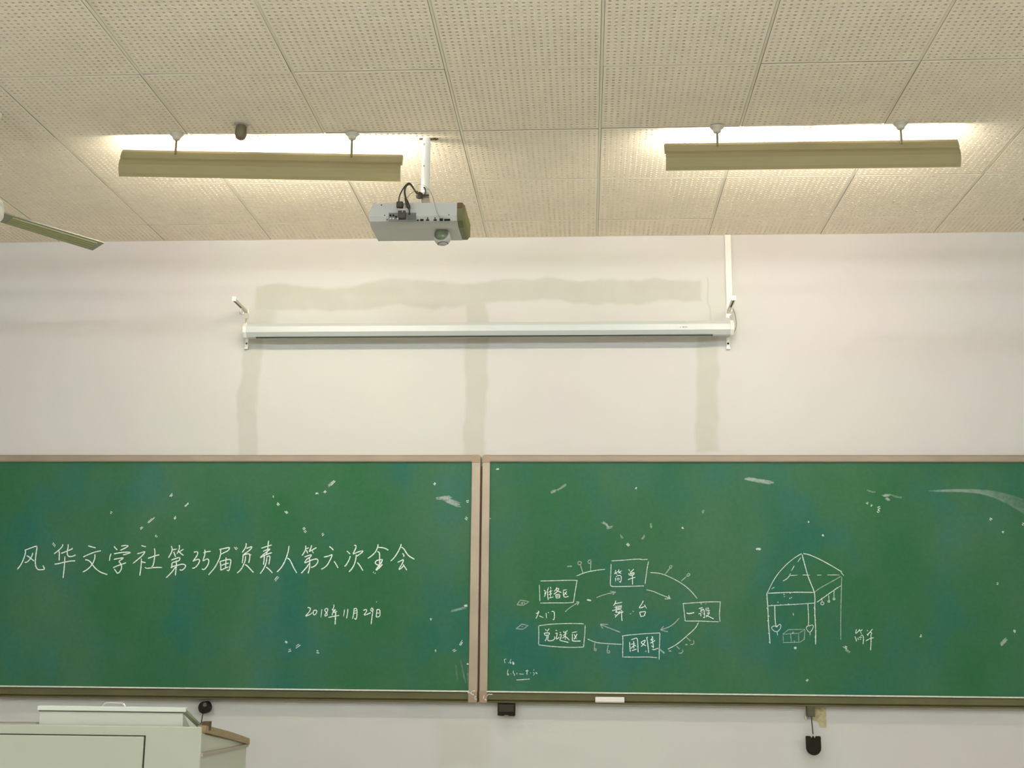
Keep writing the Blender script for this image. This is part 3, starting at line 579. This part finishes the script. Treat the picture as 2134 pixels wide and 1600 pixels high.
for side, (wx, wz, ex, ez_) in (('l', (514, 652, 493.5, 624)), ('r', (1518, 651, 1527, 625))):
    pw = at(wx, wz, y=-0.001); L = 0.25
    nm = 'steel bracket arm sticking out of the wall above the %s end of the screen case' % ('left' if side == 'l' else 'right')
    tt = thing('screen_bracket', (pw.x, 0, pw.z), nm, 'bracket', None)
    x_, z_ = pw.x, pw.z
    obj('channel', B(x_-0.009, x_+0.009, -L, -0.002, z_, z_+0.014), STEEL, tt, bevel=0.001)
    obj('groove', B(x_-0.0032, x_+0.0032, -L+0.004, -L*0.45, z_-0.0008, z_+0.002), DARK, tt)
    obj('end_plate', B(x_-0.011, x_+0.011, -L-0.003, -L, z_-0.001, z_+0.024), WHITEP, tt)
    obj('wall_plate', B(x_-0.013, x_+0.013, -0.004, -0.0002, z_-0.03, z_+0.03), STEEL, tt)
    bm = bmesh.new(); tube(bm, smooth_pts([(x_-.001, sy, z_), (x_-0.010, sy, z_-0.012), (x_-0.008, sy-.002, z_-0.030), (x_+0.006, sy-.002, z_-0.033), (x_+0.011, sy, z_-0.020)]), 0.0036, 8); obj('hook', bm, STEEL, tt)
for side, px, c0 in (('left', 514.5, GAPM), ('right', 1517, BLK)):
    a = at(px, 703, y=-0.012); b = at(px, 727, y=-0.012)
    tt = thing('wall_clip', (a.x, 0, b.z), 'small white metal wall plate below the %s end of the screen case' % side, 'bracket')
    obj('plate', B(a.x-0.009, a.x+0.009, -0.012, -0.0005, b.z, a.z), WHITEP, tt, bevel=0.002)
    bm = bmesh.new(); zz = (a.z+b.z)/2-.002; tube(bm, [(a.x, -0.0145, zz), (a.x, -0.011, zz)], 0.0055, 12); obj('screw', bm, c0, tt)
    obj('foot', B(a.x-0.010, a.x+0.010, -0.020, -0.012, b.z-0.002, b.z+0.008), STEEL, tt, bevel=0.001)
# trunking and cable
a = at(1512.5, 600, y=-0.012); b = at(1526.5, 600, y=-0.012); zb = at(1520, 652, y=-0.012).z
ct = thing('cable_trunking', (a.x, 0, zb), 'white cable trunking running down from the ceiling to the screen case', 'trunking')
obj('base', B(a.x, b.x, -0.005, -0.0003, zb, ZC-0.001), WHITEP, ct)
obj('cover', B(a.x+0.001, b.x-0.001, -0.016, -0.005, zb+.001, ZC-0.001), mat('trunking_white', (0.80, 0.78, 0.73), .5), ct, bevel=0.003)
bm = bmesh.new(); pts = [at(u, v, y=yy) for u, v, yy in ((1526, 641, -.012), (1531, 650, -.03), (1534.5, 668, -.04), (1534, 684, -.06), (1530, 692, -.08), (1529, 694, -.10))]
tube(bm, smooth_pts(pts), 0.0026, 8); tag(obj('screen_cable', bm, GCBL), 'thin grey cable looping into the right end of the screen case', 'cable')

# ------------------------------------------------------------------ board lamps
def board_lamp(pl, pr_, rods, label, yl, yr):
    A0 = at(*pl, y=yl); A1 = at(*pr_, y=yr)
    t = thing('board_lamp', ((A0.x+A1.x)/2, (yl+yr)/2, ZC), label, 'lamp', None)
    def run(bm, prof, e0=0, e1=0):
        d = (A1-A0); L = d.length
        s0 = A0+d*(e0/L); s1 = A1-d*(e1/L)
        a = [bm.verts.new((s0.x, s0.y+y, s0.z+z)) for y, z in prof]; b = [bm.verts.new((s1.x, s1.y+y, s1.z+z)) for y, z in prof]
        k = len(prof)
        for i in range(k): bm.faces.new((a[i], a[(i+1)%k], b[(i+1)%k], b[i]))
        bm.faces.new(a[::-1]); bm.faces.new(b)
    outer = [(0.004, 0.002), (0, 0), (-0.012, -0.014), (-0.024, -0.040), (-0.0245, -0.0445), (-0.0205, -0.0475), (-0.030, -0.060), (-0.037, -0.080), (-0.036, -0.100), (-0.029, -0.118), (-0.020, -0.131)]
    inner = [(y+0.0018, z+0.0005) for y, z in outer[::-1][:-1]]
    bm = bmesh.new(); run(bm, outer+inner); obj('reflector', bm, LAMPM, t)
    bm = bmesh.new(); run(bm, [(0.004, 0.002), (0.03, 0.000), (0.03, -0.012), (0.010, -0.030), (0.004, -0.030)][::1], 0.55, 0.55); obj('gear_box', bm, LAMPM, t)
    bm = bmesh.new(); c = Vector((0, 0.007, -0.062)); e = (A1-A0).normalized()*0.03
    tube(bm, [A0+c+e, A1+c-e], 0.013, 12); obj('fluorescent_tube', bm, TB, t)
    for P_, s_ in ((A0, 1), (A1, -1)):
        q = P_+c+e*s_*0.5
        obj('lamp_holder', B(q.x-0.008, q.x+0.008, q.y-0.012, q.y+0.012, q.z-0.018, q.z+0.040), WHITEP, t, bevel=0.003)
    # small side lip at the end
    q = A1 if label.startswith('left') else A0; sg = 1 if label.startswith('left') else -1
    bm = bmesh.new(); poly = [(0.0, 0.0), (-0.024, -0.040), (-0.030, -0.058), (-0.018, -0.052), (0.006, -0.012)]
    a_ = [bm.verts.new((q.x-0.001*sg, q.y+y, q.z+z)) for y, z in poly]; b_ = [bm.verts.new((q.x+0.0045*sg, q.y+y+.002, q.z+z-.003)) for y, z in poly]
    for i in range(5): bm.faces.new((a_[i], a_[(i+1)%5], b_[(i+1)%5], b_[i]))
    bm.faces.new(a_[::-1]); bm.faces.new(b_); obj('end_lip', bm, LAMPM, t)
    for u in rods:
        # find the hanger along the lamp by its pixel column
        best = min((abs((lambda w: 1067+FPX*w.dot(rt)/w.dot(fwd))(A0.lerp(A1, k/400)-CAM)-u), k) for k in range(401))[1]/400
        q = A0.lerp(A1, best)+Vector((0, -0.016, -0.012))
        bm = bmesh.new(); tube(bm, [(q.x, q.y, q.z-0.012), (q.x, q.y, ZC-0.02)], 0.0052, 10); r_ = obj('hanger_rod', bm, ROD, t)
        bm = bmesh.new(); lathe(bm, [(0.008, -0.030), (0.0155, -0.0255), (0.0195, -0.014), (0.0285, -0.005), (0.0305, -0.002), (0.030, 0.0)], (q.x, q.y, ZC-0.0012)); obj('canopy', bm, CANO, t, smooth=False)
    return t
board_lamp((256, 312), (838, 322.5), (369, 734), 'left hanging chalkboard lamp with cream sheet reflector, beside the projector', -1.485, -1.445)
board_lamp((1386, 299), (1995, 290.5), (1494.5, 1877), 'right hanging chalkboard lamp with cream sheet reflector', -1.465, -1.475)

# small egg-shaped fitting
s = at(503, 258, z=ZC)
t = thing('ceiling_fitting', (s.x, s.y, ZC), 'small egg-shaped grey-brown fitting hanging from the ceiling above the left lamp', 'ceiling fitting')
bm = bmesh.new(); lathe(bm, [(0.010, -0.072), (0.019, -0.066), (0.0245, -0.052), (0.0255, -0.036), (0.0225, -0.016), (0.017, -0.004), (0.016, -0.002)], (s.x, s.y, ZC)); obj('body', bm, PLUG, t, smooth=True)
bm = bmesh.new(); lathe(bm, [(0.018, -0.006), (0.031, -0.003), (0.032, 0.0)], (s.x, s.y, ZC-.0012)); obj('base_ring', bm, mat('ring_grey', (0.42, 0.38, 0.30), .6), t)

# ------------------------------------------------------------------ projector
pc = at(889, 290, z=ZC)
PB = pc.y-0.140; PFt = PB+0.300
c1 = at(779.5, 420.5, y=PB); c2 = at(950, 424, y=PB); c3 = at(773, 459, y=PB); c4 = at(955, 464, y=PB)
xa, xb = (c1.x+c3.x)/2, (c2.x+c4.x)/2; zt = (c1.z+c2.z)/2; zbm = (c3.z+c4.z)/2
t = thing('projector', (pc.x, pc.y, ZC), 'grey ceiling projector on a white pole, black plugs at its back', 'projector')
bm = bmesh.new()
prof = [(PB, zt), (PB-0.004, zbm+0.026), (PB+0.012, zbm+0.006), (PB+0.07, zbm-0.008), (PFt-0.05, zbm-0.004), (PFt, zbm+0.020), (PFt, zt-0.006), (PFt-0.03, zt), (PB+0.03, zt+0.002)]
a_ = []; secs = []
for x, sc in ((xa+0.004, .97), (xa-0.002, 1.0), (xb, 1.0)):
    zm = (zt+zbm)/2; secs.append([bm.verts.new((x - (0.014 if (i in (1, 2, 3, 4) and x < xa+.01) else 0), PB+.15+(y-PB-.15)*sc, zm+(z-zm)*sc)) for i, (y, z) in enumerate(prof)])
for p, q in zip(secs, secs[1:]):
    for i in range(9): bm.faces.new((p[i], p[(i+1)%9], q[(i+1)%9], q[i]))
bm.faces.new(secs[0][::-1]); bm.faces.new(secs[-1]); obj('body', bm, PROJ, t, bevel=0.006, seg=3)
# vent end cap
bm = bmesh.new(); ve = []
for x, sc in ((xb-0.001, 1.0), (xb+0.022, 1.0), (xb+0.030, .86)):
    zm = (zt+zbm)/2; ve.append([bm.verts.new((x, PB+.15+(y-PB-.15)*sc*0.98, zm+(z-zm)*sc*.97)) for i, (y, z) in enumerate(prof)])
for p, q in zip(ve, ve[1:]):
    for i in range(9): bm.faces.new((p[i], p[(i+1)%9], q[(i+1)%9], q[i]))
bm.faces.new(ve[0][::-1]); bm.faces.new(ve[-1]); cap_ = obj('vent_panel', bm, PVENT, t); cap_['label'] = 'dark olive vent grille on the right end'
bm = bmesh.new()
for k in range(11):
    y0 = PB+0.045+k*0.021; box(bm, xb+0.030, xb+0.0325, y0, y0+0.006, zbm+0.012, zt-0.012)
g = obj('vent_slats', bm, mat('slat_olive', (0.26, 0.26, 0.06), .5), cap_); g['kind'] = 'stuff'
obj('exhaust_block', B(xb+0.001, xb+0.021, PB-0.002, PB+0.02, zt-0.026, zt-0.002), PBRN, t, bevel=.002)
# connector panel on the back
def bp(u0, v0, u1, v1, d0, d1, name, m_, par=t, bevel=0):
    a = at(u0, v0, y=PB-0.004); b = at(u1, v1, y=PB-0.004)
    return obj(name, B(a.x, b.x, PB-0.004-d1, PB-0.004+0.006-d0, b.z, a.z), m_, par, bevel)
cp = bp(810, 443.5, 867, 460, 0, 0.0006, 'connector_plate', PORT)
for i, (u, v) in enumerate(((814, 449), (814, 456), (820, 449), (820, 456), (825.5, 452), (829, 456))):
    q = at(u, v, y=PB-0.006); bm = bmesh.new(); tube(bm, [(q.x, PB-0.010, q.z), (q.x, PB-0.003, q.z)], 0.0042, 10); obj('jack', bm, STEEL if i % 2 else BLK, cp)
bp(850, 445, 866, 458.5, 0, 0.003, 'socket', mat('socket_grey', (0.10, 0.11, 0.08), .6), cp)
for u0, u1, v0, v1 in ((868.5, 872.5, 457.5, 459.5), (875.5, 882.5, 456.5, 459.5), (888, 894, 457, 459), (903.5, 910, 457, 459), (916, 923, 455, 459.5), (925.5, 938, 456.2, 459.2)):
    bp(u0, v0, u1, v1, 0, 0.0008, 'port', BLK)
for u, v in ((891, 454), (906.5, 454), (935.5, 447.5), (801.5, 448.5), (806.7, 457.3), (795, 427)):
    bp(u-.9, v-1.0, u+.9, v+1.0, 0, 0.0008, 'port', BLK)
# plugs
def plug(name, P0, P1, r0, r1, m_=BLK):
    bm = bmesh.new(); P0 = Vector(P0); P1 = Vector(P1)
    tube(bm, [P0, P0.lerp(P1, .12), P0.lerp(P1, .6), P1], [r0*.8, r0, r0*.9, r1], 10); return obj(name, bm, m_, t)
q0 = at(838, 457, y=PB-0.012); q1 = at(838, 441, y=PB-0.012)
obj('plug', B(q0.x-0.016, q0.x+0.016, PB-0.030, PB-0.004, q0.z+0.001, q1.z), mat('plug_dark', (0.05, 0.042, 0.028), .6), t, bevel=0.003)
q0 = at(833.5, 434, y=PB-0.016); q1 = at(833, 421, y=PB-0.016)
obj('plug', B(q0.x-0.0145, q0.x+0.0145, PB-0.030, PB-0.008, q0.z, q1.z), CBL, t, bevel=0.005)
plug('plug', at(852.5, 434, y=PB-0.02), at(845, 413, y=PB-0.022), 0.0085, 0.005, CBL)
def cable(name, pts, r, m_):
    bm = bmesh.new(); tube(bm, smooth_pts([at(u, v, y=y) for u, v, y in pts], 3), r, 8); return obj(name, bm, m_, t)
y0 = PB-0.018; y1 = pc.y-0.03
cable('black_cable', [(831, 423, y0), (832, 409, y0), (838, 396, y0), (846, 385, y0-.01), (853, 380, y0), (860, 388, y0+.03), (866, 400, y1), (870, 405, y1)], 0.0030, CBL)
cable('black_cable', [(846, 414, y0), (843, 402, y0), (844, 391, y0), (850, 383.5, y0), (856, 384, y0+.02), (862, 393, y0+.05), (869, 404, y1)], 0.0042, CBL)
cable('grey_cable', [(865.5, 397, y1), (856, 403, y0+.03), (849, 411, y0), (850, 413, y0)], 0.0018, GCBL)
cable('grey_cable', [(867, 389, y1), (871, 384, y1), (880, 384, y1), (890, 390, y0+.03), (900, 404, y0), (906, 424, y0), (911, 443, y0+.004), (917, 455, PB-.006)], 0.0016, GCBL)
cable('black_cable', [(852, 433, y0), (853.5, 440, y0), (853, 447, PB-.006)], 0.003, CBL)
cable('white_cable', [(829, 434.5, y0-.014), (838, 436.5, y0-.016), (849, 434.5, y0-.008)], 0.0014, WCBL)
cable('white_cable', [(843, 428, y0-.012), (841, 435, y0-.016), (838, 442, y0-.014)], 0.0012, WCBL)
bm = bmesh.new(); k0 = at(874, 407, y=pc.y-0.035)
lathe(bm, [(0.006, -0.016), (0.014, -0.012), (0.017, 0.0), (0.014, 0.010), (0.007, 0.014)], k0, 12); obj('cable_knot', bm, CBL, t, smooth=True)
bm = bmesh.new(); tube(bm, smooth_pts([at(u, v, y=pc.y-0.035) for u, v in ((869, 398), (872, 408), (880, 410), (887, 402), (886, 393), (883, 390))]), 0.0035, 8); obj('cable_tie', bm, CBL, t)
obj('cable_tie_tail', B(at(882, 407, y=pc.y-.036).x, at(894, 407, y=pc.y-.036).x, pc.y-0.038, pc.y-0.034, at(882, 408.5, y=pc.y-.036).z, at(882, 405.5, y=pc.y-.036).z), CBL, t)
# pole and joint
pz = at(881, 398, y=pc.y).z
bm = bmesh.new(); tube(bm, [(pc.x, pc.y, pz-0.01), (pc.x, pc.y, ZC+0.02)], 0.0185, 20); pole = obj('pole', bm, WHITEP, t, smooth=False)
for v, r_, m_ in ((345.5, 0.0022, BLK), (300.5, 0.005, mat('bolt_cream', (.55, .5, .36), .5))):
    q = at(883.5, v, y=pc.y-0.019); bm = bmesh.new(); tube(bm, [(q.x, pc.y-0.0215, q.z), (q.x, pc.y-0.017, q.z)], r_, 10); obj('bolt', bm, m_, pole)
bm = bmesh.new(); lathe(bm, [(0.010, -0.030), (0.013, -0.022), (0.011, -0.012), (0.020, 0.0), (0.020, 0.004)], (pc.x, pc.y, pz), 18); obj('swivel', bm, WHITE, t)
jz = zt+0.002; obj('mount_plate', B(pc.x-0.030, pc.x+0.040, pc.y-0.07, pc.y+0.05, jz, jz+0.006), STEEL, t, bevel=.001)
hexa(bm := bmesh.new(), [(pc.x-0.018, pc.y-0.045, jz+.004), (pc.x+0.030, pc.y-0.045, jz+.004), (pc.x+0.030, pc.y-0.005, jz+.004), (pc.x-0.018, pc.y-0.005, jz+.004), (pc.x-0.008, pc.y-0.025, pz-0.02), (pc.x+0.018, pc.y-0.025, pz-0.02), (pc.x+0.018, pc.y-0.005, pz-0.02), (pc.x-0.008, pc.y-0.005, pz-0.02)])
obj('mount_bracket', bm, STEEL, t, bevel=.001)
# domed lens hood bulging out under the body, with a dark window
LY = PB+0.115; lc = at(922, 494.5, y=LY); RL = 0.0375
bm = bmesh.new(); bmesh.ops.create_uvsphere(bm, u_segments=28, v_segments=18, radius=RL)
bmesh.ops.translate(bm, verts=bm.verts, vec=lc); hood = obj('lens_hood', bm, mat('hood_grey', (0.44, 0.42, 0.39), 0.3), t, smooth=True)
dw = (CAM-lc).normalized(); wd = (dw+Vector((-0.22, 0, 0.62))).normalized(); side = wd.cross(Vector((0, 0, 1))).normalized(); upv = side.cross(wd)
def cap_patch(name, axis, r_, a0, a1, m_, squash=1.0, n=24):
    """patch of a sphere round an axis between the polar angles a0 and a1"""
    bm = bmesh.new(); s1 = axis.cross(Vector((0, 0, 1))).normalized(); s2 = s1.cross(axis); rows = []
    for i in range(7):
        a = a0+(a1-a0)*i/6; rows.append([bm.verts.new(lc+r_*(axis*math.cos(a)+math.sin(a)*(s1*math.cos(2*PI*k/n)+s2*squash*math.sin(2*PI*k/n)))) for k in range(n)])
    for p, q in zip(rows, rows[1:]):
        for k in range(n): bm.faces.new((p[k], p[(k+1)%n], q[(k+1)%n], q[k]))
    return obj(name, bm, m_, t, smooth=True)
cap_patch('lens_window', wd, RL+0.0008, 0.02, 0.93, LENSD)
bm = bmesh.new(); low = (dw*0.12+Vector((0.08, 0, -1.0))).normalized()
s1 = low.cross(Vector((0, 1, 0))).normalized(); s2 = s1.cross(low)
ring = [lc+(RL+0.0004)*(low*math.cos(0.62)+math.sin(0.62)*(s1*math.cos(2*PI*k/28)+s2*math.sin(2*PI*k/28))) for k in range(29)]
ring = sorted([q for q in ring if (q-lc).dot(dw) > 0.002], key=lambda q: q.x)
tube(bm, ring, 0.0013, 6, False); obj('hood_seam', bm, DARK, t)
# ragged hole round the pole
bm = bmesh.new()
for sx, ln_ in ((-1, 0.012), (1, 0.034)):
    for k in range(9 if sx > 0 else 4):
        x = pc.x+sx*(0.019+ln_*k/(9 if sx > 0 else 4)); h = random.uniform(0.002, 0.006)
        yy = pc.y-0.004+random.uniform(-.005, .004)
        hexa(bm, [(x-.003, yy-.004, ZC-h), (x+.003, yy-.003, ZC-h*.7), (x+.0035, yy+.004, ZC-h*.8), (x-.003, yy+.003, ZC-h), (x-.004, yy-.006, ZC+.002), (x+.004, yy-.006, ZC+.002), (x+.004, yy+.006, ZC+.002), (x-.004, yy+.006, ZC+.002)])
o = obj('broken_tile_edge', bm, PUTTYE, ceil); o['kind'] = 'stuff'

# ------------------------------------------------------------------ ceiling fans
PS = -1
BL = 0.565
def fan(hub, ang, label, blades=(0, 120, 240)):
    t = thing('ceiling_fan', (hub[0], hub[1], ZC), label, 'fan', 'ceiling fans at the sides of the room')
    bm = bmesh.new(); lathe(bm, [(0.05, -0.055), (0.085, -0.05), (0.098, -0.03), (0.098, 0.0), (0.090, 0.006), (0.098, 0.014), (0.09, 0.032), (0.05, 0.05), (0.012, 0.055)], hub, 28); obj('motor', bm, WHITEP, t)
    bm = bmesh.new(); tube(bm, [(hub[0], hub[1], hub[2]+0.05), (hub[0], hub[1], ZC-0.005)], 0.010, 10); obj('down_rod', bm, WHITEP, t)
    bm = bmesh.new(); lathe(bm, [(0.02, -0.05), (0.05, -0.02), (0.055, -0.001)], (hub[0], hub[1], ZC-0.001)); obj('canopy', bm, WHITEP, t)
    for bl in blades:
        a = math.radians(ang+bl); d = Vector((math.cos(a), math.sin(a), 0)); n_ = Vector((-d.y, d.x, 0)); H = Vector(hub)
        bm = bmesh.new()
        def pt(r, s_, z_): return H+d*r+n_*(s_*math.cos(P)-z_*math.sin(P)*PS)+Vector((0, 0, s_*math.sin(P)*PS+z_*math.cos(P)-0.012))
        w0, w1 = 0.036, 0.043; L = BL; P = math.radians(14)
        hexa(bm, [pt(.09, -w0, -.003), pt(L, -w1, -.003), pt(L, w1, -.003), pt(.09, w0, -.003), pt(.09, -w0, .003), pt(L, -w1, .003), pt(L, w1, .003), pt(.09, w0, .003)])
        b_ = obj('blade', bm, FANB, t, bevel=.0015)
        bm = bmesh.new()
        for s_ in (-.6, -.2, .2, .6):
            hexa(bm, [pt(.14, s_*w0-.003, -.007), pt(L-.03, s_*w1-.003, -.007), pt(L-.03, s_*w1+.003, -.007), pt(.14, s_*w0+.003, -.007), pt(.14, s_*w0-.005, -.003), pt(L-.03, s_*w1-.005, -.003), pt(L-.03, s_*w1+.005, -.003), pt(.14, s_*w0+.005, -.003)])
        obj('rib', bm, FANR, b_)
hub = at(-44, 432, y=-1.75); tip = at(206, 508, y=-1.75)
k_ = (hub.z-CAM.z)/(tip.z-CAM.z); tip = CAM+(tip-CAM)*k_
dv = tip-hub; BL = dv.length; print('BLADE', BL, hub, tip); angL = math.degrees(math.atan2(dv.y, dv.x))
fan((hub.x, hub.y, hub.z), angL, 'ceiling fan at the left edge of the photo, one ribbed grey blade in view')
LF = math.hypot(dv.x, dv.y)
tip2 = at(2131, 457, y=-1.7); a2_ = math.radians(160)
fan((tip2.x+BL*math.cos(math.radians(20)), tip2.y-BL*math.sin(math.radians(20)), tip2.z+0.012), 160, 'ceiling fan just beyond the right edge, only a blade tip in view')

# ------------------------------------------------------------------ lectern
FY, BY = -1.73, -1.07
fr = at(421, 1513, y=FY); xr_ = fr.x; ztop = fr.z; xl_ = xr_-1.15
brk = at(503, 1547, y=BY); zstrip = brk.z
lt = thing('lectern', ((xl_+xr_)/2, (FY+BY)/2, 0), 'pale grey-green metal multimedia lectern with wood-trimmed side, below the left chalkboard', 'lectern')
zl = at(421, 1572, y=FY).z
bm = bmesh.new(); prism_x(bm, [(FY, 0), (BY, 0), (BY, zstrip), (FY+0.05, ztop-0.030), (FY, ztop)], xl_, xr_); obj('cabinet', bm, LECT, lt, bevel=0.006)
# front: top lip, inset door with dark joint
dl = at(301, 1534, y=FY-0.004)
obj('door_joint', B(xl_+0.06, dl.x+0.004, FY-0.0015, FY+0.002, 0.12, dl.z+0.003), DARK, lt)
obj('door', B(xl_+0.063, dl.x-0.001, FY-0.009, FY+0.001, 0.123, dl.z-0.001), LECT, lt, bevel=0.003)
obj('top_lip', B(xl_, at(76, 1509, y=FY).x, FY-0.003, FY+0.05, ztop+0.0003, ztop+0.004), mat('lip_dark', (.30, .30, .24), .5), lt)  # strip along the top edge, darker than the cabinet paint
# wooden caps on the right side
xw = xr_+0.002
def band(p, q, th0, th1, name, m_, x0_=xr_-0.02, x1_=xr_+0.014):
    """p and q: (y, z) ends of the upper edge"""
    bm = bmesh.new(); k = 8; prof = []
    for i in range(k+1):
        f = i/k; prof.append((p[0]+(q[0]-p[0])*f, p[1]+(q[1]-p[1])*f+0.004*math.sin(f*PI)))
    low = [(p[0]+(q[0]-p[0])*i/k, p[1]+(q[1]-p[1])*i/k-(th0+(th1-th0)*i/k)+0.002*math.sin(i/k*PI)) for i in range(k+1)]
    prism_x(bm, prof+low[::-1], x0_, x1_); return obj(name, bm, m_, lt, bevel=0.002)
band((FY+0.004, ztop+0.003), (BY-0.006, zstrip+0.018), 0.026, 0.026, 'wood_trim', WOODM)['label'] = 'light brown wooden edge trim'
bm = bmesh.new(); prism_x(bm, [(FY+0.006, zl+0.006), (BY-0.004, zstrip-0.004), (BY-0.004, zstrip-0.017), (FY+0.006, zl-0.008)], xr_-0.01, xr_+0.008); obj('side_groove_strip', bm, mat('strip_taupe', (.36, .32, .24), .5), lt)
# raised lid with handle
l0 = at(79, 1470, y=FY+0.01); l1 = at(387, 1476, y=FY+0.01); lid = lt
ltz = (l0.z+l1.z)/2
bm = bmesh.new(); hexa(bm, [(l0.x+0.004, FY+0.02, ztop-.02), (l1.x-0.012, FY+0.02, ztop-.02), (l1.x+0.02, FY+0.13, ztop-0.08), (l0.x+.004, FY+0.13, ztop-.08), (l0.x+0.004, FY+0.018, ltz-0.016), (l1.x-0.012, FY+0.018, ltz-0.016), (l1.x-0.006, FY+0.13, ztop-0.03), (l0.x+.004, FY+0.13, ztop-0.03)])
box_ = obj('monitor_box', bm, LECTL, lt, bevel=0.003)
obj('lid', B(l0.x, l1.x, FY+0.006, FY+0.034, ltz-0.015, ltz+0.002), mat('lid_white', (.70, .72, .64), .35), lt, bevel=0.002)
obj('lid_seam', B(l0.x+0.003, l1.x-0.010, FY+0.015, FY+0.03, ltz-0.0195, ltz-0.0152), mat('seam_dark', (.14, .14, .10), .5), lt)
bm = bmesh.new(); hexa(bm, [(l1.x-0.012, FY+0.02, ltz-0.022), (l1.x+0.002, FY+0.02, ltz-0.018), (l1.x+0.050, FY+0.12, ztop-0.03), (l1.x+0.036, FY+0.12, ztop-0.03), (l1.x-0.012, FY+0.02, ltz-0.012), (l1.x+0.000, FY+0.02, ltz-0.006), (l1.x+0.050, FY+0.12, ztop-0.018), (l1.x+0.036, FY+0.12, ztop-0.018)]); obj('lid_stay', bm, mat('stay_grey', (.24, .26, .17), .5), lt)
h0 = at(212, 1472, y=FY+0.015); h1 = at(261, 1473, y=FY+0.015); hz2 = at(235, 1465, y=FY+0.015).z
bm = bmesh.new(); tube(bm, smooth_pts([(h0.x, FY+.02, ltz), (h0.x+.010, FY+.02, hz2), (h0.x+.02, FY+.02, hz2+.001), (h1.x-.02, FY+.02, hz2+.001), (h1.x-.01, FY+.02, hz2), (h1.x, FY+.02, ltz)], 2), 0.0042, 10)
obj('handle', bm, mat('chrome', (.8, .8, .78), .15, metal=1), lt)['label'] = 'chrome bar handle'
q = at(431, 1510, y=FY+0.06); obj('hinge_block', B(q.x-0.014, q.x+0.014, FY+0.04, FY+0.075, ztop-0.02, ztop+0.014), mat('hinge_brown', (.085, .055, .02), .6), lt, bevel=.001)

# ------------------------------------------------------------------ room lights over the seats, out of view; middle pair added to soften fan shadows
for i, (x, y) in enumerate(((-3.3, -4.3), (-0.3, -4.3), (2.7, -4.3), (-3.3, -6.9), (-0.3, -6.9), (2.7, -6.9))):
    t = thing('batten_lamp', (x, y, ZC), 'white fluorescent batten hanging over the seats %s' % ('front left', 'front middle, added to soften the fan shadows', 'front right', 'rear left', 'rear middle, added to soften the fan shadows', 'rear right')[i], 'lamp', 'batten lamps over the seats')
    obj('batten', B(x-0.62, x+0.62, y-0.03, y+0.03, ZC-0.27, ZC-0.22), WHITEP, t, bevel=.004)
    bm = bmesh.new(); tube(bm, [(x-0.58, y, ZC-0.30), (x+0.58, y, ZC-0.30)], 0.014, 12); obj('fluorescent_tube', bm, TR if i < 3 else TR2, t)
    for s_ in (-.4, .4):
        bm = bmesh.new(); tube(bm, [(x+s_, y, ZC-0.22), (x+s_, y, ZC-0.002)], 0.005, 8); obj('hanger_rod', bm, ROD, t)
